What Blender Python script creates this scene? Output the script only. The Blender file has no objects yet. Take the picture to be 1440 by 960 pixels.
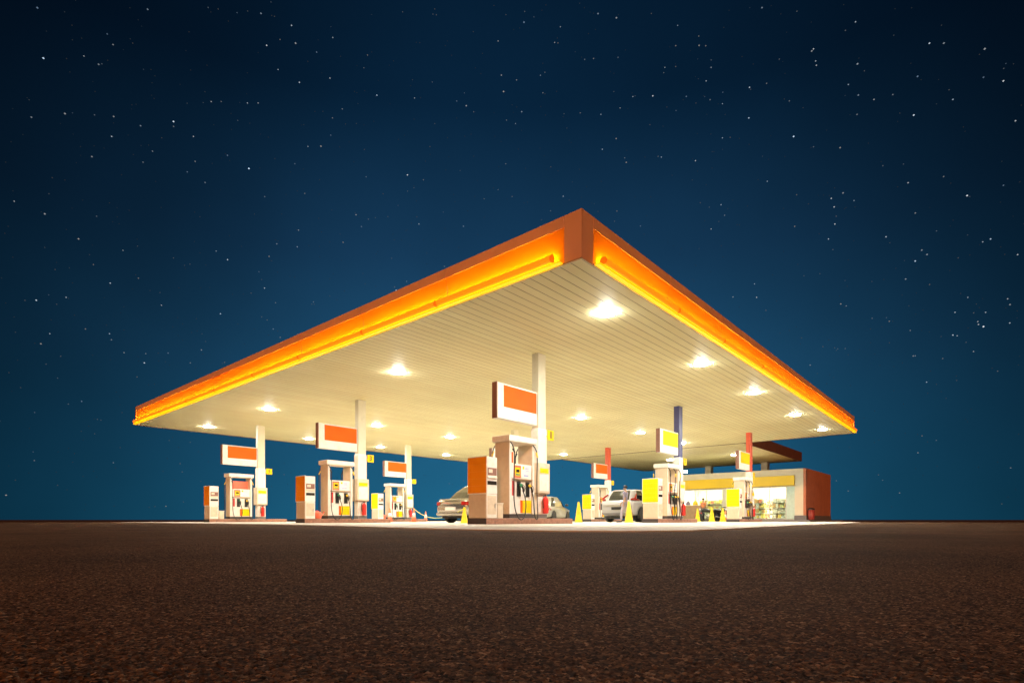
import bpy, bmesh, math, random
import numpy as np
from mathutils import Vector, Matrix
random.seed(7); rng = np.random.default_rng(7)
SC = bpy.context.scene
COL = SC.collection
R = math.radians

# ------------------------------------------------------------------ station frame
# the forecourt is turned about 49 degrees to the viewer; a runs along the left eave, b along the right eave
T = math.atan2(0.7543, 0.6565)
D2 = Vector((math.cos(T), math.sin(T), 0)); D1 = Vector((-math.sin(T), math.cos(T), 0))
C0 = Vector((1.295, 10.19, 0))
def LF(a, b, z=0.0): return C0 + D1 * a + D2 * b + Vector((0, 0, z))

# ------------------------------------------------------------------ materials
def newmat(name):
    m = bpy.data.materials.new(name); m.use_nodes = True
    nt = m.node_tree; b = nt.nodes['Principled BSDF']
    return m, nt, b
def mat(name, col, rough=0.5, metal=0.0, var=0.08, scale=6.0, bump=0.0, bscale=60.0, coat=0.0, spec=0.5, stain=None):
    m, nt, b = newmat(name); N = nt.nodes; L = nt.links
    b.inputs['Roughness'].default_value = rough; b.inputs['Metallic'].default_value = metal
    b.inputs['Coat Weight'].default_value = coat; b.inputs['Specular IOR Level'].default_value = spec
    tc = N.new('ShaderNodeTexCoord')
    no = N.new('ShaderNodeTexNoise'); no.inputs['Scale'].default_value = scale; no.inputs['Detail'].default_value = 6
    L.new(tc.outputs['Object'], no.inputs['Vector'])
    rp = N.new('ShaderNodeValToRGB')
    lo = [c * (1 - var) for c in col]; hi = [min(1, c * (1 + var)) for c in col]
    rp.color_ramp.elements[0].position = 0.3; rp.color_ramp.elements[1].position = 0.7
    rp.color_ramp.elements[0].color = (*lo, 1); rp.color_ramp.elements[1].color = (*hi, 1)
    L.new(no.outputs['Fac'], rp.inputs['Fac'])
    out = rp.outputs['Color']
    if stain:
        n2 = N.new('ShaderNodeTexNoise'); n2.inputs['Scale'].default_value = stain[1]; n2.inputs['Detail'].default_value = 8
        n2.inputs['Roughness'].default_value = 0.7
        L.new(tc.outputs['Object'], n2.inputs['Vector'])
        r2 = N.new('ShaderNodeValToRGB'); r2.color_ramp.elements[0].position = 0.5; r2.color_ramp.elements[1].position = 0.72
        r2.color_ramp.elements[0].color = (0, 0, 0, 1); r2.color_ramp.elements[1].color = (stain[2],) * 3 + (1,)
        L.new(n2.outputs['Fac'], r2.inputs['Fac'])
        mx = N.new('ShaderNodeMixRGB'); mx.inputs['Color2'].default_value = (*stain[0], 1)
        L.new(r2.outputs['Color'], mx.inputs['Fac']); L.new(out, mx.inputs['Color1']); out = mx.outputs['Color']
    L.new(out, b.inputs['Base Color'])
    if bump:
        n3 = N.new('ShaderNodeTexNoise'); n3.inputs['Scale'].default_value = bscale; n3.inputs['Detail'].default_value = 5
        L.new(tc.outputs['Object'], n3.inputs['Vector'])
        bp = N.new('ShaderNodeBump'); bp.inputs['Strength'].default_value = bump; bp.inputs['Distance'].default_value = 0.01
        L.new(n3.outputs['Fac'], bp.inputs['Height']); L.new(bp.outputs['Normal'], b.inputs['Normal'])
    return m
def emit(name, col, s, rough=0.4):
    m, nt, b = newmat(name)
    b.inputs['Base Color'].default_value = (*[min(.8, c) for c in col], 1); b.inputs['Roughness'].default_value = rough
    b.inputs['Emission Color'].default_value = (*col, 1); b.inputs['Emission Strength'].default_value = s
    return m
def glass(name, col=(0.9, 0.97, 0.95), rough=0.02):
    m, nt, b = newmat(name); N = nt.nodes; L = nt.links
    tr = N.new('ShaderNodeBsdfTransparent'); tr.inputs['Color'].default_value = (*col, 1)
    gl = N.new('ShaderNodeBsdfGlossy'); gl.inputs['Roughness'].default_value = rough
    fr = N.new('ShaderNodeFresnel'); fr.inputs['IOR'].default_value = 1.45
    mx = N.new('ShaderNodeMixShader'); L.new(fr.outputs['Fac'], mx.inputs['Fac'])
    L.new(tr.outputs['BSDF'], mx.inputs[1]); L.new(gl.outputs['BSDF'], mx.inputs[2])
    L.new(mx.outputs['Shader'], N['Material Output'].inputs['Surface'])
    return m

M = {}
M['white'] = mat('white_enamel', (.80, .76, .70), .38, var=.05, scale=3, stain=((.45, .38, .28), 5, .35))
M['cream'] = mat('cream_paint', (.78, .70, .52), .5, var=.05, scale=2, stain=((.45, .38, .25), 3, .3))
M['grey'] = mat('grey_paint', (.16, .15, .15), .6)
M['dark'] = mat('dark_plinth', (.05, .04, .04), .7, bump=.2)
M['kerbred'] = mat('red_kerb_tile', (.30, .15, .10), .75, var=.25, scale=9, bump=.3, stain=((.10, .06, .05), 6, .6))
M['black'] = mat('black_rubber', (.015, .015, .015), .5)
M['blackgloss'] = mat('black_plastic', (.02, .02, .02), .3)
M['yellow'] = mat('yellow_panel', (.80, .56, .004), .6, spec=.12, var=.04, scale=2)
M['coneyellow'] = mat('yellow_plastic', (.85, .60, .02), .4, var=.06)
M['orange'] = mat('orange_panel', (.85, .12, .008), .6, spec=.12, var=.05, scale=2)
M['red'] = mat('red_enamel', (.55, .03, .025), .3, var=.1)
M['binred'] = mat('dull_red_bin', (.26, .03, .02), .5, var=.15)
M['coral'] = mat('coral_plastic', (.75, .15, .08), .4, var=.1)
M['redcol'] = mat('red_column_paint', (.62, .09, .04), .5, var=.08)
M['navy'] = mat('navy_column_paint', (.045, .045, .16), .45, var=.1)
M['steel'] = mat('brushed_steel', (.55, .53, .5), .3, metal=.9)
M['screen'] = mat('dark_screen', (.03, .025, .02), .15)
M['recess'] = mat('dark_brown_panel', (.22, .10, .07), .6)
M['amber'] = mat('yellow_panel_warm_shade', (.80, .27, .006), .6, var=.06, scale=2, spec=.15)  # front-row kiosk yellow turned orange: its warm shade is put into the colour
M['side'] = mat('shaded_white_side', (.58, .47, .34), .5, var=.08, scale=3, stain=((.40, .28, .18), 4, .4))  # white side panels toned down to beige, holding their shade in the colour
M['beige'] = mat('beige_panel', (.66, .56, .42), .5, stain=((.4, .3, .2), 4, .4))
M['tan'] = mat('tan_board', (.33, .21, .11), .7, var=.15, scale=4)
M['brick'] = mat('brick_red_render', (.50, .185, .10), .85, var=.08, scale=1.2, bump=.15, bscale=25, stain=((.30, .10, .06), 1.5, .4))
M['brown'] = mat('dark_brown_fascia', (.15, .065, .035), .6, var=.15, scale=2)
M['shopwhite'] = mat('pale_render', (.68, .64, .50), .8, var=.05, scale=1.5, bump=.1, stain=((.45, .40, .30), 1.2, .35))
M['signyellow'] = mat('amber_sign_panel', (.80, .54, .01), .45, var=.05, scale=1)
M['aqua'] = mat('pale_aqua_panel', (.50, .66, .58), .5)
M['salmon'] = mat('salmon_fascia', (.84, .48, .33), .45, var=.06, scale=1.5)
M['cove'] = mat('amber_cove_panel', (.88, .31, .010), .4, var=.03, scale=1)
M['tubeseg'] = emit('orange_tube_diffuser', (1.0, .23, .005), 1.05)
M['tubelamp'] = emit('amber_strip_lamp', (1.0, .60, .03), 110)
M['lip'] = emit('yellow_backlit_lip', (1.0, .52, .004), 1.1)
M['collar'] = emit('tube_collar', (1.0, .17, .004), .55)  # collars are no lamps; glow added so they match the tube
M['lens'] = emit('white_lamp_lens', (1.0, .97, .85), 950)
M['smalllens'] = emit('flood_lens', (1.0, .97, .9), 120)
M['roofing'] = mat('grey_roofing', (.25, .24, .23), .8)
M['glass'] = glass('window_glass')
M['carglass'] = mat('dark_car_glass', (.02, .022, .02), .06, var=.1, coat=.5)
M['silver'] = mat('silver_car_paint', (.50, .48, .43), .22, metal=.9, var=.03, coat=.6)
M['suvwhite'] = mat('white_car_paint', (.34, .325, .32), .3, var=.02, coat=.8)
M['gunsilver'] = mat('grey_silver_car_paint', (.45, .43, .38), .28, metal=.6, var=.03, coat=.6)
M['taillamp'] = mat('red_tail_lamp', (.28, .015, .01), .15, coat=.5)
M['headlamp'] = mat('clear_headlamp', (.7, .7, .68), .1, coat=.5)
M['skin'] = mat('skin', (.42, .24, .16), .55)
M['hair'] = mat('dark_hair', (.015, .012, .012), .6)
M['lilac'] = mat('lilac_grey_cloth', (.24, .21, .30), .85, bump=.3)
M['paletrouser'] = mat('pale_grey_cloth', (.33, .30, .36), .85, bump=.3)
M['orangeshirt'] = mat('orange_cloth', (.78, .25, .09), .85, bump=.3)
M['darktrouser'] = mat('dark_cloth', (.04, .04, .05), .85)
M['conewhite'] = mat('white_reflective_band', (.8, .78, .72), .4)
M['conebase'] = mat('dull_orange_plastic', (.80, .22, .10), .5, var=.1)
M['rope'] = mat('yellow_green_rope', (.62, .62, .12), .7)
M['green'] = mat('green_guard', (.03, .25, .12), .4)
M['bluetext'] = mat('blue_print', (.10, .20, .60), .5)
M['interior'] = mat('shop_interior_wall', (.80, .76, .62), .7)
M['tile'] = mat('shop_floor_tile', (.6, .56, .48), .3)
M['shoplamp'] = emit('shop_ceiling_lamp', (1.0, .93, .72), 60)
GOODS = [mat('goods_' + n, c, .5, var=.2, scale=20) for n, c in (('yellow', (.8, .65, .15)), ('red', (.65, .25, .15)), ('green', (.6, .65, .3)), ('white', (.8, .78, .7)), ('tan', (.55, .35, .15)), ('blue', (.75, .72, .6)))]

# ceiling: cream slats, each plank a hair different in tone
def ceiling_mat():
    m, nt, b = newmat('cream_ceiling_slats'); N = nt.nodes; L = nt.links
    tc = N.new('ShaderNodeTexCoord'); sp = N.new('ShaderNodeSeparateXYZ'); L.new(tc.outputs['Object'], sp.inputs['Vector'])
    d = N.new('ShaderNodeMath'); d.operation = 'DIVIDE'; d.inputs[1].default_value = .25; L.new(sp.outputs['Y'], d.inputs[0])
    fl = N.new('ShaderNodeMath'); fl.operation = 'FLOOR'; L.new(d.outputs[0], fl.inputs[0])
    wn = N.new('ShaderNodeTexWhiteNoise'); wn.noise_dimensions = '1D'; L.new(fl.outputs[0], wn.inputs['W'])
    rp = N.new('ShaderNodeValToRGB'); rp.color_ramp.elements[0].color = (.87, .80, .48, 1); rp.color_ramp.elements[1].color = (.91, .86, .54, 1)
    L.new(wn.outputs['Value'], rp.inputs['Fac'])
    no = N.new('ShaderNodeTexNoise'); no.inputs['Scale'].default_value = .35; no.inputs['Detail'].default_value = 5; L.new(tc.outputs['Object'], no.inputs['Vector'])
    mx = N.new('ShaderNodeMixRGB'); mx.blend_type = 'MULTIPLY'; mx.inputs['Fac'].default_value = 1
    r2 = N.new('ShaderNodeValToRGB'); r2.color_ramp.elements[0].color = (.92, .91, .88, 1); r2.color_ramp.elements[1].color = (1, 1, 1, 1)
    r2.color_ramp.elements[0].position = .35; r2.color_ramp.elements[1].position = .6
    L.new(no.outputs['Fac'], r2.inputs['Fac']); L.new(rp.outputs['Color'], mx.inputs['Color1']); L.new(r2.outputs['Color'], mx.inputs['Color2'])
    L.new(mx.outputs['Color'], b.inputs['Base Color']); b.inputs['Roughness'].default_value = .52; b.inputs['Specular IOR Level'].default_value = .3
    return m
M['ceiling'] = ceiling_mat()
M['groove'] = mat('slat_joint', (.34, .27, .14), .8)

def asphalt_mat():
    m, nt, b = newmat('coarse_asphalt'); N = nt.nodes; L = nt.links
    ge = N.new('ShaderNodeNewGeometry'); pos = ge.outputs['Position']
    fl = N.new('ShaderNodeVectorMath'); fl.operation = 'MULTIPLY'; fl.inputs[1].default_value = (1, 1, 0); L.new(pos, fl.inputs[0]); pos = fl.outputs[0]
    v = N.new('ShaderNodeTexVoronoi'); v.inputs['Scale'].default_value = 270; L.new(pos, v.inputs['Vector'])
    v2 = N.new('ShaderNodeTexVoronoi'); v2.inputs['Scale'].default_value = 600; L.new(pos, v2.inputs['Vector'])
    n1 = N.new('ShaderNodeTexNoise'); n1.inputs['Scale'].default_value = 22; n1.inputs['Detail'].default_value = 5; L.new(pos, n1.inputs['Vector'])
    n2 = N.new('ShaderNodeTexNoise'); n2.inputs['Scale'].default_value = .8; n2.inputs['Detail'].default_value = 6; n2.inputs['Roughness'].default_value = .65; L.new(pos, n2.inputs['Vector'])
    sp = N.new('ShaderNodeSeparateColor'); L.new(v.outputs['Color'], sp.inputs['Color'])
    rp = N.new('ShaderNodeValToRGB'); e = rp.color_ramp.elements
    e[0].position = 0; e[0].color = (.010, .006, .0036, 1); e[1].position = 1; e[1].color = (.45, .31, .20, 1)
    q = e.new(.45); q.color = (.076, .043, .0245, 1); q = e.new(.80); q.color = (.165, .096, .054, 1); q = e.new(.94); q.color = (.27, .165, .096, 1)
    L.new(sp.outputs[0], rp.inputs['Fac'])
    r2 = N.new('ShaderNodeValToRGB'); r2.color_ramp.elements[0].position = .3; r2.color_ramp.elements[1].position = .72
    r2.color_ramp.elements[0].color = (.55, .55, .58, 1); r2.color_ramp.elements[1].color = (1.25, 1.2, 1.15, 1); L.new(n2.outputs['Fac'], r2.inputs['Fac'])
    mx = N.new('ShaderNodeMixRGB'); mx.blend_type = 'MULTIPLY'; mx.inputs['Fac'].default_value = 1
    L.new(rp.outputs['Color'], mx.inputs['Color1']); L.new(r2.outputs['Color'], mx.inputs['Color2'])
    L.new(mx.outputs['Color'], b.inputs['Base Color'])
    b.inputs['Roughness'].default_value = .9; b.inputs['Specular IOR Level'].default_value = .06
    # height: rounded stones + finer grit
    def inv(x, k):
        q = N.new('ShaderNodeMath'); q.operation = 'MULTIPLY_ADD'; q.inputs[1].default_value = -k; q.inputs[2].default_value = k; L.new(x, q.inputs[0]); return q.outputs[0]
    def add(x, y):
        q = N.new('ShaderNodeMath'); q.operation = 'ADD'; L.new(x, q.inputs[0]); L.new(y, q.inputs[1]); return q.outputs[0]
    def mul(x, y):
        q = N.new('ShaderNodeMath'); q.operation = 'MULTIPLY'; L.new(x, q.inputs[0])
        if isinstance(y, float): q.inputs[1].default_value = y
        else: L.new(y, q.inputs[1])
        return q.outputs[0]
    h = mul(inv(v.outputs['Distance'], 1.0), add(sp.outputs[1], sp.outputs[1]))
    h = add(h, inv(v2.outputs['Distance'], .35)); h = add(h, mul(n1.outputs['Fac'], 1.6))
    dp = N.new('ShaderNodeDisplacement'); dp.inputs['Scale'].default_value = .0028; dp.inputs['Midlevel'].default_value = 1.8
    L.new(h, dp.inputs['Height']); L.new(dp.outputs['Displacement'], N['Material Output'].inputs['Displacement'])
    m.displacement_method = 'BUMP'
    return m
M['asphalt'] = asphalt_mat()

def concrete_mat():
    m, nt, b = newmat('worn_concrete'); N = nt.nodes; L = nt.links
    ge = N.new('ShaderNodeNewGeometry'); pos = ge.outputs['Position']
    n1 = N.new('ShaderNodeTexNoise'); n1.inputs['Scale'].default_value = .5; n1.inputs['Detail'].default_value = 9; n1.inputs['Roughness'].default_value = .65; L.new(pos, n1.inputs['Vector'])
    rp = N.new('ShaderNodeValToRGB'); e = rp.color_ramp.elements
    e[0].position = .3; e[0].color = (.42, .37, .29, 1); e[1].position = .68; e[1].color = (.64, .57, .46, 1)
    L.new(n1.outputs['Fac'], rp.inputs['Fac'])
    n2 = N.new('ShaderNodeTexNoise'); n2.inputs['Scale'].default_value = 30; n2.inputs['Detail'].default_value = 4; L.new(pos, n2.inputs['Vector'])
    mx = N.new('ShaderNodeMixRGB'); mx.blend_type = 'MULTIPLY'; mx.inputs['Fac'].default_value = .5
    L.new(rp.outputs['Color'], mx.inputs['Color1']); L.new(n2.outputs['Color'], mx.inputs['Color2'])
    hs = N.new('ShaderNodeHueSaturation'); hs.inputs['Saturation'].default_value = .8; hs.inputs['Value'].default_value = 1.25; L.new(mx.outputs['Color'], hs.inputs['Color'])
    L.new(hs.outputs['Color'], b.inputs['Base Color']); b.inputs['Roughness'].default_value = .7
    bp = N.new('ShaderNodeBump'); bp.inputs['Strength'].default_value = .3; bp.inputs['Distance'].default_value = .004
    L.new(n2.outputs['Fac'], bp.inputs['Height']); L.new(bp.outputs['Normal'], b.inputs['Normal'])
    return m
M['concrete'] = concrete_mat()

# ------------------------------------------------------------------ mesh helper
class MB:
    def __init__(s): s.v = []; s.f = []; s.mi = []; s.sm = []
    def add(s, vs, fs, mi=0, smooth=False):
        o = len(s.v); s.v += [tuple(v) for v in vs]
        for f in fs: s.f.append(tuple(i + o for i in f)); s.mi.append(mi); s.sm.append(smooth)
        return s
    def box(s, x0, x1, y0, y1, z0, z1, mi=0):
        return s.add([(x0, y0, z0), (x1, y0, z0), (x1, y1, z0), (x0, y1, z0), (x0, y0, z1), (x1, y0, z1), (x1, y1, z1), (x0, y1, z1)],
                     [(0, 3, 2, 1), (4, 5, 6, 7), (0, 1, 5, 4), (1, 2, 6, 5), (2, 3, 7, 6), (3, 0, 4, 7)], mi)
    def prism(s, poly, z0, z1, mi=0):          # poly in xy, counter-clockwise
        n = len(poly)
        return s.add([(x, y, z0) for x, y in poly] + [(x, y, z1) for x, y in poly],
                     [tuple(range(n))[::-1], tuple(range(n, 2 * n))] + [(i, (i + 1) % n, n + (i + 1) % n, n + i) for i in range(n)], mi)
    def frustum(s, cx, cy, w0, d0, z0, w1, d1, z1, mi=0):
        vs = []
        for w, d, z in ((w0, d0, z0), (w1, d1, z1)):
            vs += [(cx - w / 2, cy - d / 2, z), (cx + w / 2, cy - d / 2, z), (cx + w / 2, cy + d / 2, z), (cx - w / 2, cy + d / 2, z)]
        return s.add(vs, [(0, 3, 2, 1), (4, 5, 6, 7), (0, 1, 5, 4), (1, 2, 6, 5), (2, 3, 7, 6), (3, 0, 4, 7)], mi)
    def lathe(s, prof, n=20, c=(0, 0, 0), axis='z', mi=0):
        vs = []
        for r, z in prof:
            for k in range(n):
                t = 2 * math.pi * k / n; x, y = r * math.cos(t), r * math.sin(t)
                p = (x, y, z) if axis == 'z' else ((z, x, y) if axis == 'x' else (y, z, x))
                vs.append((p[0] + c[0], p[1] + c[1], p[2] + c[2]))
        fs = []
        for i in range(len(prof) - 1):
            for k in range(n): fs.append((i * n + k, i * n + (k + 1) % n, (i + 1) * n + (k + 1) % n, (i + 1) * n + k))
        s.add(vs, fs, mi, True)
        o = len(s.v) - len(vs)
        for i, rev in ((0, True), (len(prof) - 1, False)):
            if prof[i][0] > 1e-4:
                f = [o + i * n + k for k in range(n)]
                s.f.append(tuple(f[::-1] if rev else f)); s.mi.append(mi); s.sm.append(False)
        return s
    def tube(s, pts, r, n=8, mi=0, smooth_path=0):
        P = [Vector(p) for p in pts]
        for _ in range(smooth_path):
            Q = [P[0]]
            for i in range(len(P) - 1): Q += [P[i] * .75 + P[i + 1] * .25, P[i] * .25 + P[i + 1] * .75]
            P = Q + [P[-1]]
        up = Vector((0, 0, 1)); vs = []; prev = None
        for i, p in enumerate(P):
            d = (P[min(i + 1, len(P) - 1)] - P[max(i - 1, 0)]).normalized()
            if prev is None:
                a = d.cross(up if abs(d.z) < .9 else Vector((1, 0, 0))).normalized()
            else:
                a = (prev - d * prev.dot(d)).normalized()
            prev = a; c = d.cross(a)
            rr = float(np.interp(i / max(1, len(P) - 1), np.linspace(0, 1, len(r)), r)) if isinstance(r, (list, tuple)) else r
            for k in range(n):
                t = 2 * math.pi * k / n; vs.append(p + (a * math.cos(t) + c * math.sin(t)) * rr)
        fs = [(i * n + k, i * n + (k + 1) % n, (i + 1) * n + (k + 1) % n, (i + 1) * n + k) for i in range(len(P) - 1) for k in range(n)]
        fs += [tuple(range(n))[::-1], tuple((len(P) - 1) * n + k for k in range(n))]
        return s.add(vs, fs, mi, True)
    def sheet(s, prof, x0, x1, mi=0, smooth=True):   # profile of (y,z) swept along x
        n = len(prof)
        return s.add([(x0, y, z) for y, z in prof] + [(x1, y, z) for y, z in prof], [(i, i + 1, n + i + 1, n + i) for i in range(n - 1)], mi, smooth)
    def xform(s, fn): s.v = [tuple(fn(Vector(v))) for v in s.v]; return s
    def build(s, name, mats, parent=None, bevel=0.0, seg=2, fix=True):
        me = bpy.data.meshes.new(name); me.from_pydata(s.v, [], s.f)
        for m in (mats if isinstance(mats, (list, tuple)) else [mats]): me.materials.append(m)
        me.polygons.foreach_set('material_index', s.mi); me.polygons.foreach_set('use_smooth', s.sm)
        if fix:
            bm = bmesh.new(); bm.from_mesh(me); bmesh.ops.recalc_face_normals(bm, faces=bm.faces); bm.to_mesh(me); bm.free()
        me.update()
        o = bpy.data.objects.new(name, me); COL.objects.link(o)
        if parent: o.parent = parent
        if bevel:
            md = o.modifiers.new('bevel', 'BEVEL'); md.width = bevel; md.segments = seg; md.limit_method = 'ANGLE'; md.angle_limit = R(40)
            md.harden_normals = False
        return o

def tag(o, label=None, cat=None, group=None, kind=None):
    if label: o['label'] = label
    if cat: o['category'] = cat
    if group: o['group'] = group
    if kind: o['kind'] = kind
    return o
def empty(name, loc, rz=0.0, label=None, cat=None, group=None):
    o = bpy.data.objects.new(name, None); COL.objects.link(o); o.empty_display_size = .2
    o.location = loc; o.rotation_euler = (0, 0, rz)
    return tag(o, label, cat, group)
def kids(o): return [c for c in list(COL.objects) if c.parent == o]
def copy_tree(o, parent=None):
    c = o.copy(); COL.objects.link(c)
    if parent: c.parent = parent
    for ch in kids(o): copy_tree(ch, c)
    return c
def place(proto, first, loc, rz, label, swap=None):
    o = proto if first else copy_tree(proto)
    o.location = loc; o.rotation_euler = (0, 0, rz); o['label'] = label
    return o
def text_mesh(name, body, size, material, parent, mtx):
    cu = bpy.data.curves.new(name, 'FONT'); cu.body = body; cu.size = size; cu.extrude = .002; cu.align_x = 'CENTER'; cu.align_y = 'CENTER'
    cu.offset = size * (.045 if body == '1' else .015)
    t = bpy.data.objects.new(name + '_tmp', cu); COL.objects.link(t)
    me = bpy.data.meshes.new_from_object(t.evaluated_get(bpy.context.evaluated_depsgraph_get()))
    bpy.data.objects.remove(t); me.name = name; me.transform(mtx); me.materials.clear(); me.materials.append(material)
    o = bpy.data.objects.new(name, me); COL.objects.link(o); o.parent = parent
    return o

# ------------------------------------------------------------------ camera
cam = bpy.data.cameras.new('camera'); co = bpy.data.objects.new('camera', cam); COL.objects.link(co); SC.camera = co
co.location = (0, 0, .13); co.rotation_euler = (R(90), 0, 0)
cam.sensor_width = 36; cam.lens = 771 / 1440 * 36; cam.shift_y = 250.5 / 1440; cam.clip_start = .01; cam.clip_end = 5000

# ------------------------------------------------------------------ night sky
w = bpy.data.worlds.new('World'); SC.world = w; w.use_nodes = True
nt = w.node_tree; N = nt.nodes; L = nt.links; bg = N['Background']
tc = N.new('ShaderNodeTexCoord'); sp = N.new('ShaderNodeSeparateXYZ'); L.new(tc.outputs['Generated'], sp.inputs['Vector'])
rp = N.new('ShaderNodeValToRGB'); e = rp.color_ramp.elements
stops = [(0.0, (.016, .155, .290)), (.10, (.016, .132, .258)), (.25, (.015, .090, .190)), (.42, (.0085, .045, .105)), (.60, (.0024, .0165, .043)), (.85, (.0008, .0050, .014))]
e[0].position = stops[0][0]; e[0].color = (*stops[0][1], 1); e[1].position = stops[-1][0]; e[1].color = (*stops[-1][1], 1)
for p, c in stops[1:-1]: q = e.new(p); q.color = (*c, 1)
L.new(sp.outputs['Z'], rp.inputs['Fac'])
# the town glow behind the station: brightest towards +Y, falling off with azimuth
at = N.new('ShaderNodeMath'); at.operation = 'ARCTAN2'; L.new(sp.outputs['X'], at.inputs[0]); L.new(sp.outputs['Y'], at.inputs[1])
ab_ = N.new('ShaderNodeMath'); ab_.operation = 'SUBTRACT'; L.new(at.outputs[0], ab_.inputs[0]); ab_.inputs[1].default_value = .02
ab2 = N.new('ShaderNodeMath'); ab2.operation = 'ABSOLUTE'; L.new(ab_.outputs[0], ab2.inputs[0])
gr = N.new('ShaderNodeValToRGB'); g = gr.color_ramp.elements; gr.color_ramp.interpolation = 'B_SPLINE'
g[0].position = 0; g[0].color = (1, 1, 1, 1); g[1].position = 1; g[1].color = (.10, .10, .10, 1)
q = g.new(.22); q.color = (.93, .93, .93, 1); q = g.new(.48); q.color = (.52, .52, .53, 1); q = g.new(.78); q.color = (.13, .14, .15, 1)
L.new(ab2.outputs[0], gr.inputs['Fac'])
nz = N.new('ShaderNodeTexNoise'); nz.inputs['Scale'].default_value = 2.2; nz.inputs['Detail'].default_value = 4; L.new(tc.outputs['Generated'], nz.inputs['Vector'])
nr = N.new('ShaderNodeMapRange'); nr.inputs['From Min'].default_value = .3; nr.inputs['From Max'].default_value = .7; nr.inputs['To Min'].default_value = .82; nr.inputs['To Max'].default_value = 1.15
L.new(nz.outputs['Fac'], nr.inputs['Value'])
m1 = N.new('ShaderNodeMixRGB'); m1.blend_type = 'MULTIPLY'; m1.inputs['Fac'].default_value = 1; L.new(rp.outputs['Color'], m1.inputs['Color1']); L.new(gr.outputs['Color'], m1.inputs['Color2'])
m2 = N.new('ShaderNodeMixRGB'); m2.blend_type = 'MULTIPLY'; m2.inputs['Fac'].default_value = 1; L.new(m1.outputs['Color'], m2.inputs['Color1']); L.new(nr.outputs['Result'], m2.inputs['Color2'])
L.new(m2.outputs['Color'], bg.inputs['Color']); bg.inputs['Strength'].default_value = 1.0

# low warm glow of the lit road behind the viewer: it reaches every face turned to the road
sun = bpy.data.lights.new('sun', 'SUN'); sun.energy = 1.75; sun.color = (1.0, .37, .12); sun.angle = R(4)
so = bpy.data.objects.new('sun', sun); COL.objects.link(so); so.location = (0, -20, 20)
so.rotation_euler = Vector((.10, .93, -.36)).to_track_quat('-Z', 'Y').to_euler()

# stars: tiny glowing points on the far sky
bright = [(61,82,3),(244,171,3),(350,237,3.4),(573,246,2.6),(320,365,2.4),(410,36,2),(375,64,2.2),(421,116,2.2),(530,134,2.2),(464,110,1.8),(157,192,2),(272,192,1.8),(468,53,1.6),(583,138,1.6),(372,405,2.2),(310,441,2.4),(418,347,1.8),(51,422,2.6),(93,418,1.8),(155,398,2.2),(227,429,1.8),(154,469,2),(70,469,1.8),(557,408,2.6),(391,98,1.6),(348,145,1.7),(20,283,1.6),(118,79,1.4),(159,63,1.4),(433,206,1.6),(297,143,1.6),(363,145,1.5),(304,353,1.6),(203,510,2.6),(205,497,1.4),
(1307,61,2.4),(1411,114,2.4),(1285,162,2.8),(1116,192,3.2),(1053,166,2.4),(1054,123,2.2),(918,135,2.4),(1203,31,1.8),(1360,275,2.8),(1287,367,2.8),(1383,459,3.2),(1376,456,2),(1340,471,2.4),(1346,472,1.8),(1174,315,2.2),(1169,279,2.2),(1173,291,2.2),(1165,336,2),(1393,336,2.4),(1382,340,1.8),(1431,358,2),(1277,257,1.9),(1246,333,2.2),(1144,69,2),(1147,86,1.8),(1148,92,1.8),(993,114,1.8),(1014,288,1.9),(1000,322,1.8),(1064,418,2.2),(1061,399,1.8),(847,210,1.9),(930,221,1.8),(978,226,2),(845,161,1.7),(1016,194,1.8),(1079,255,1.8),(1343,439,2),(1386,439,1.9),(1375,452,1.8),(1420,454,2),(1361,418,1.7),(1417,420,1.8),(1201,282,1.6),(1229,140,1.7),(1193,119,1.7),(1340,140,1.9),(1428,170,2),(792,276,1.9),(725,174,1.4),(780,60,1.5),(788,38,1.4),(890,136,1.6),(872,152,1.4),(760,106,1.4),(935,95,1.5),(1016,146,1.6),(1000,95,1.5),(953,36,1.4),(1303,537,2),(1287,500,1.5),(1369,494,1.6),(1190,430,1.5)]
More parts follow.
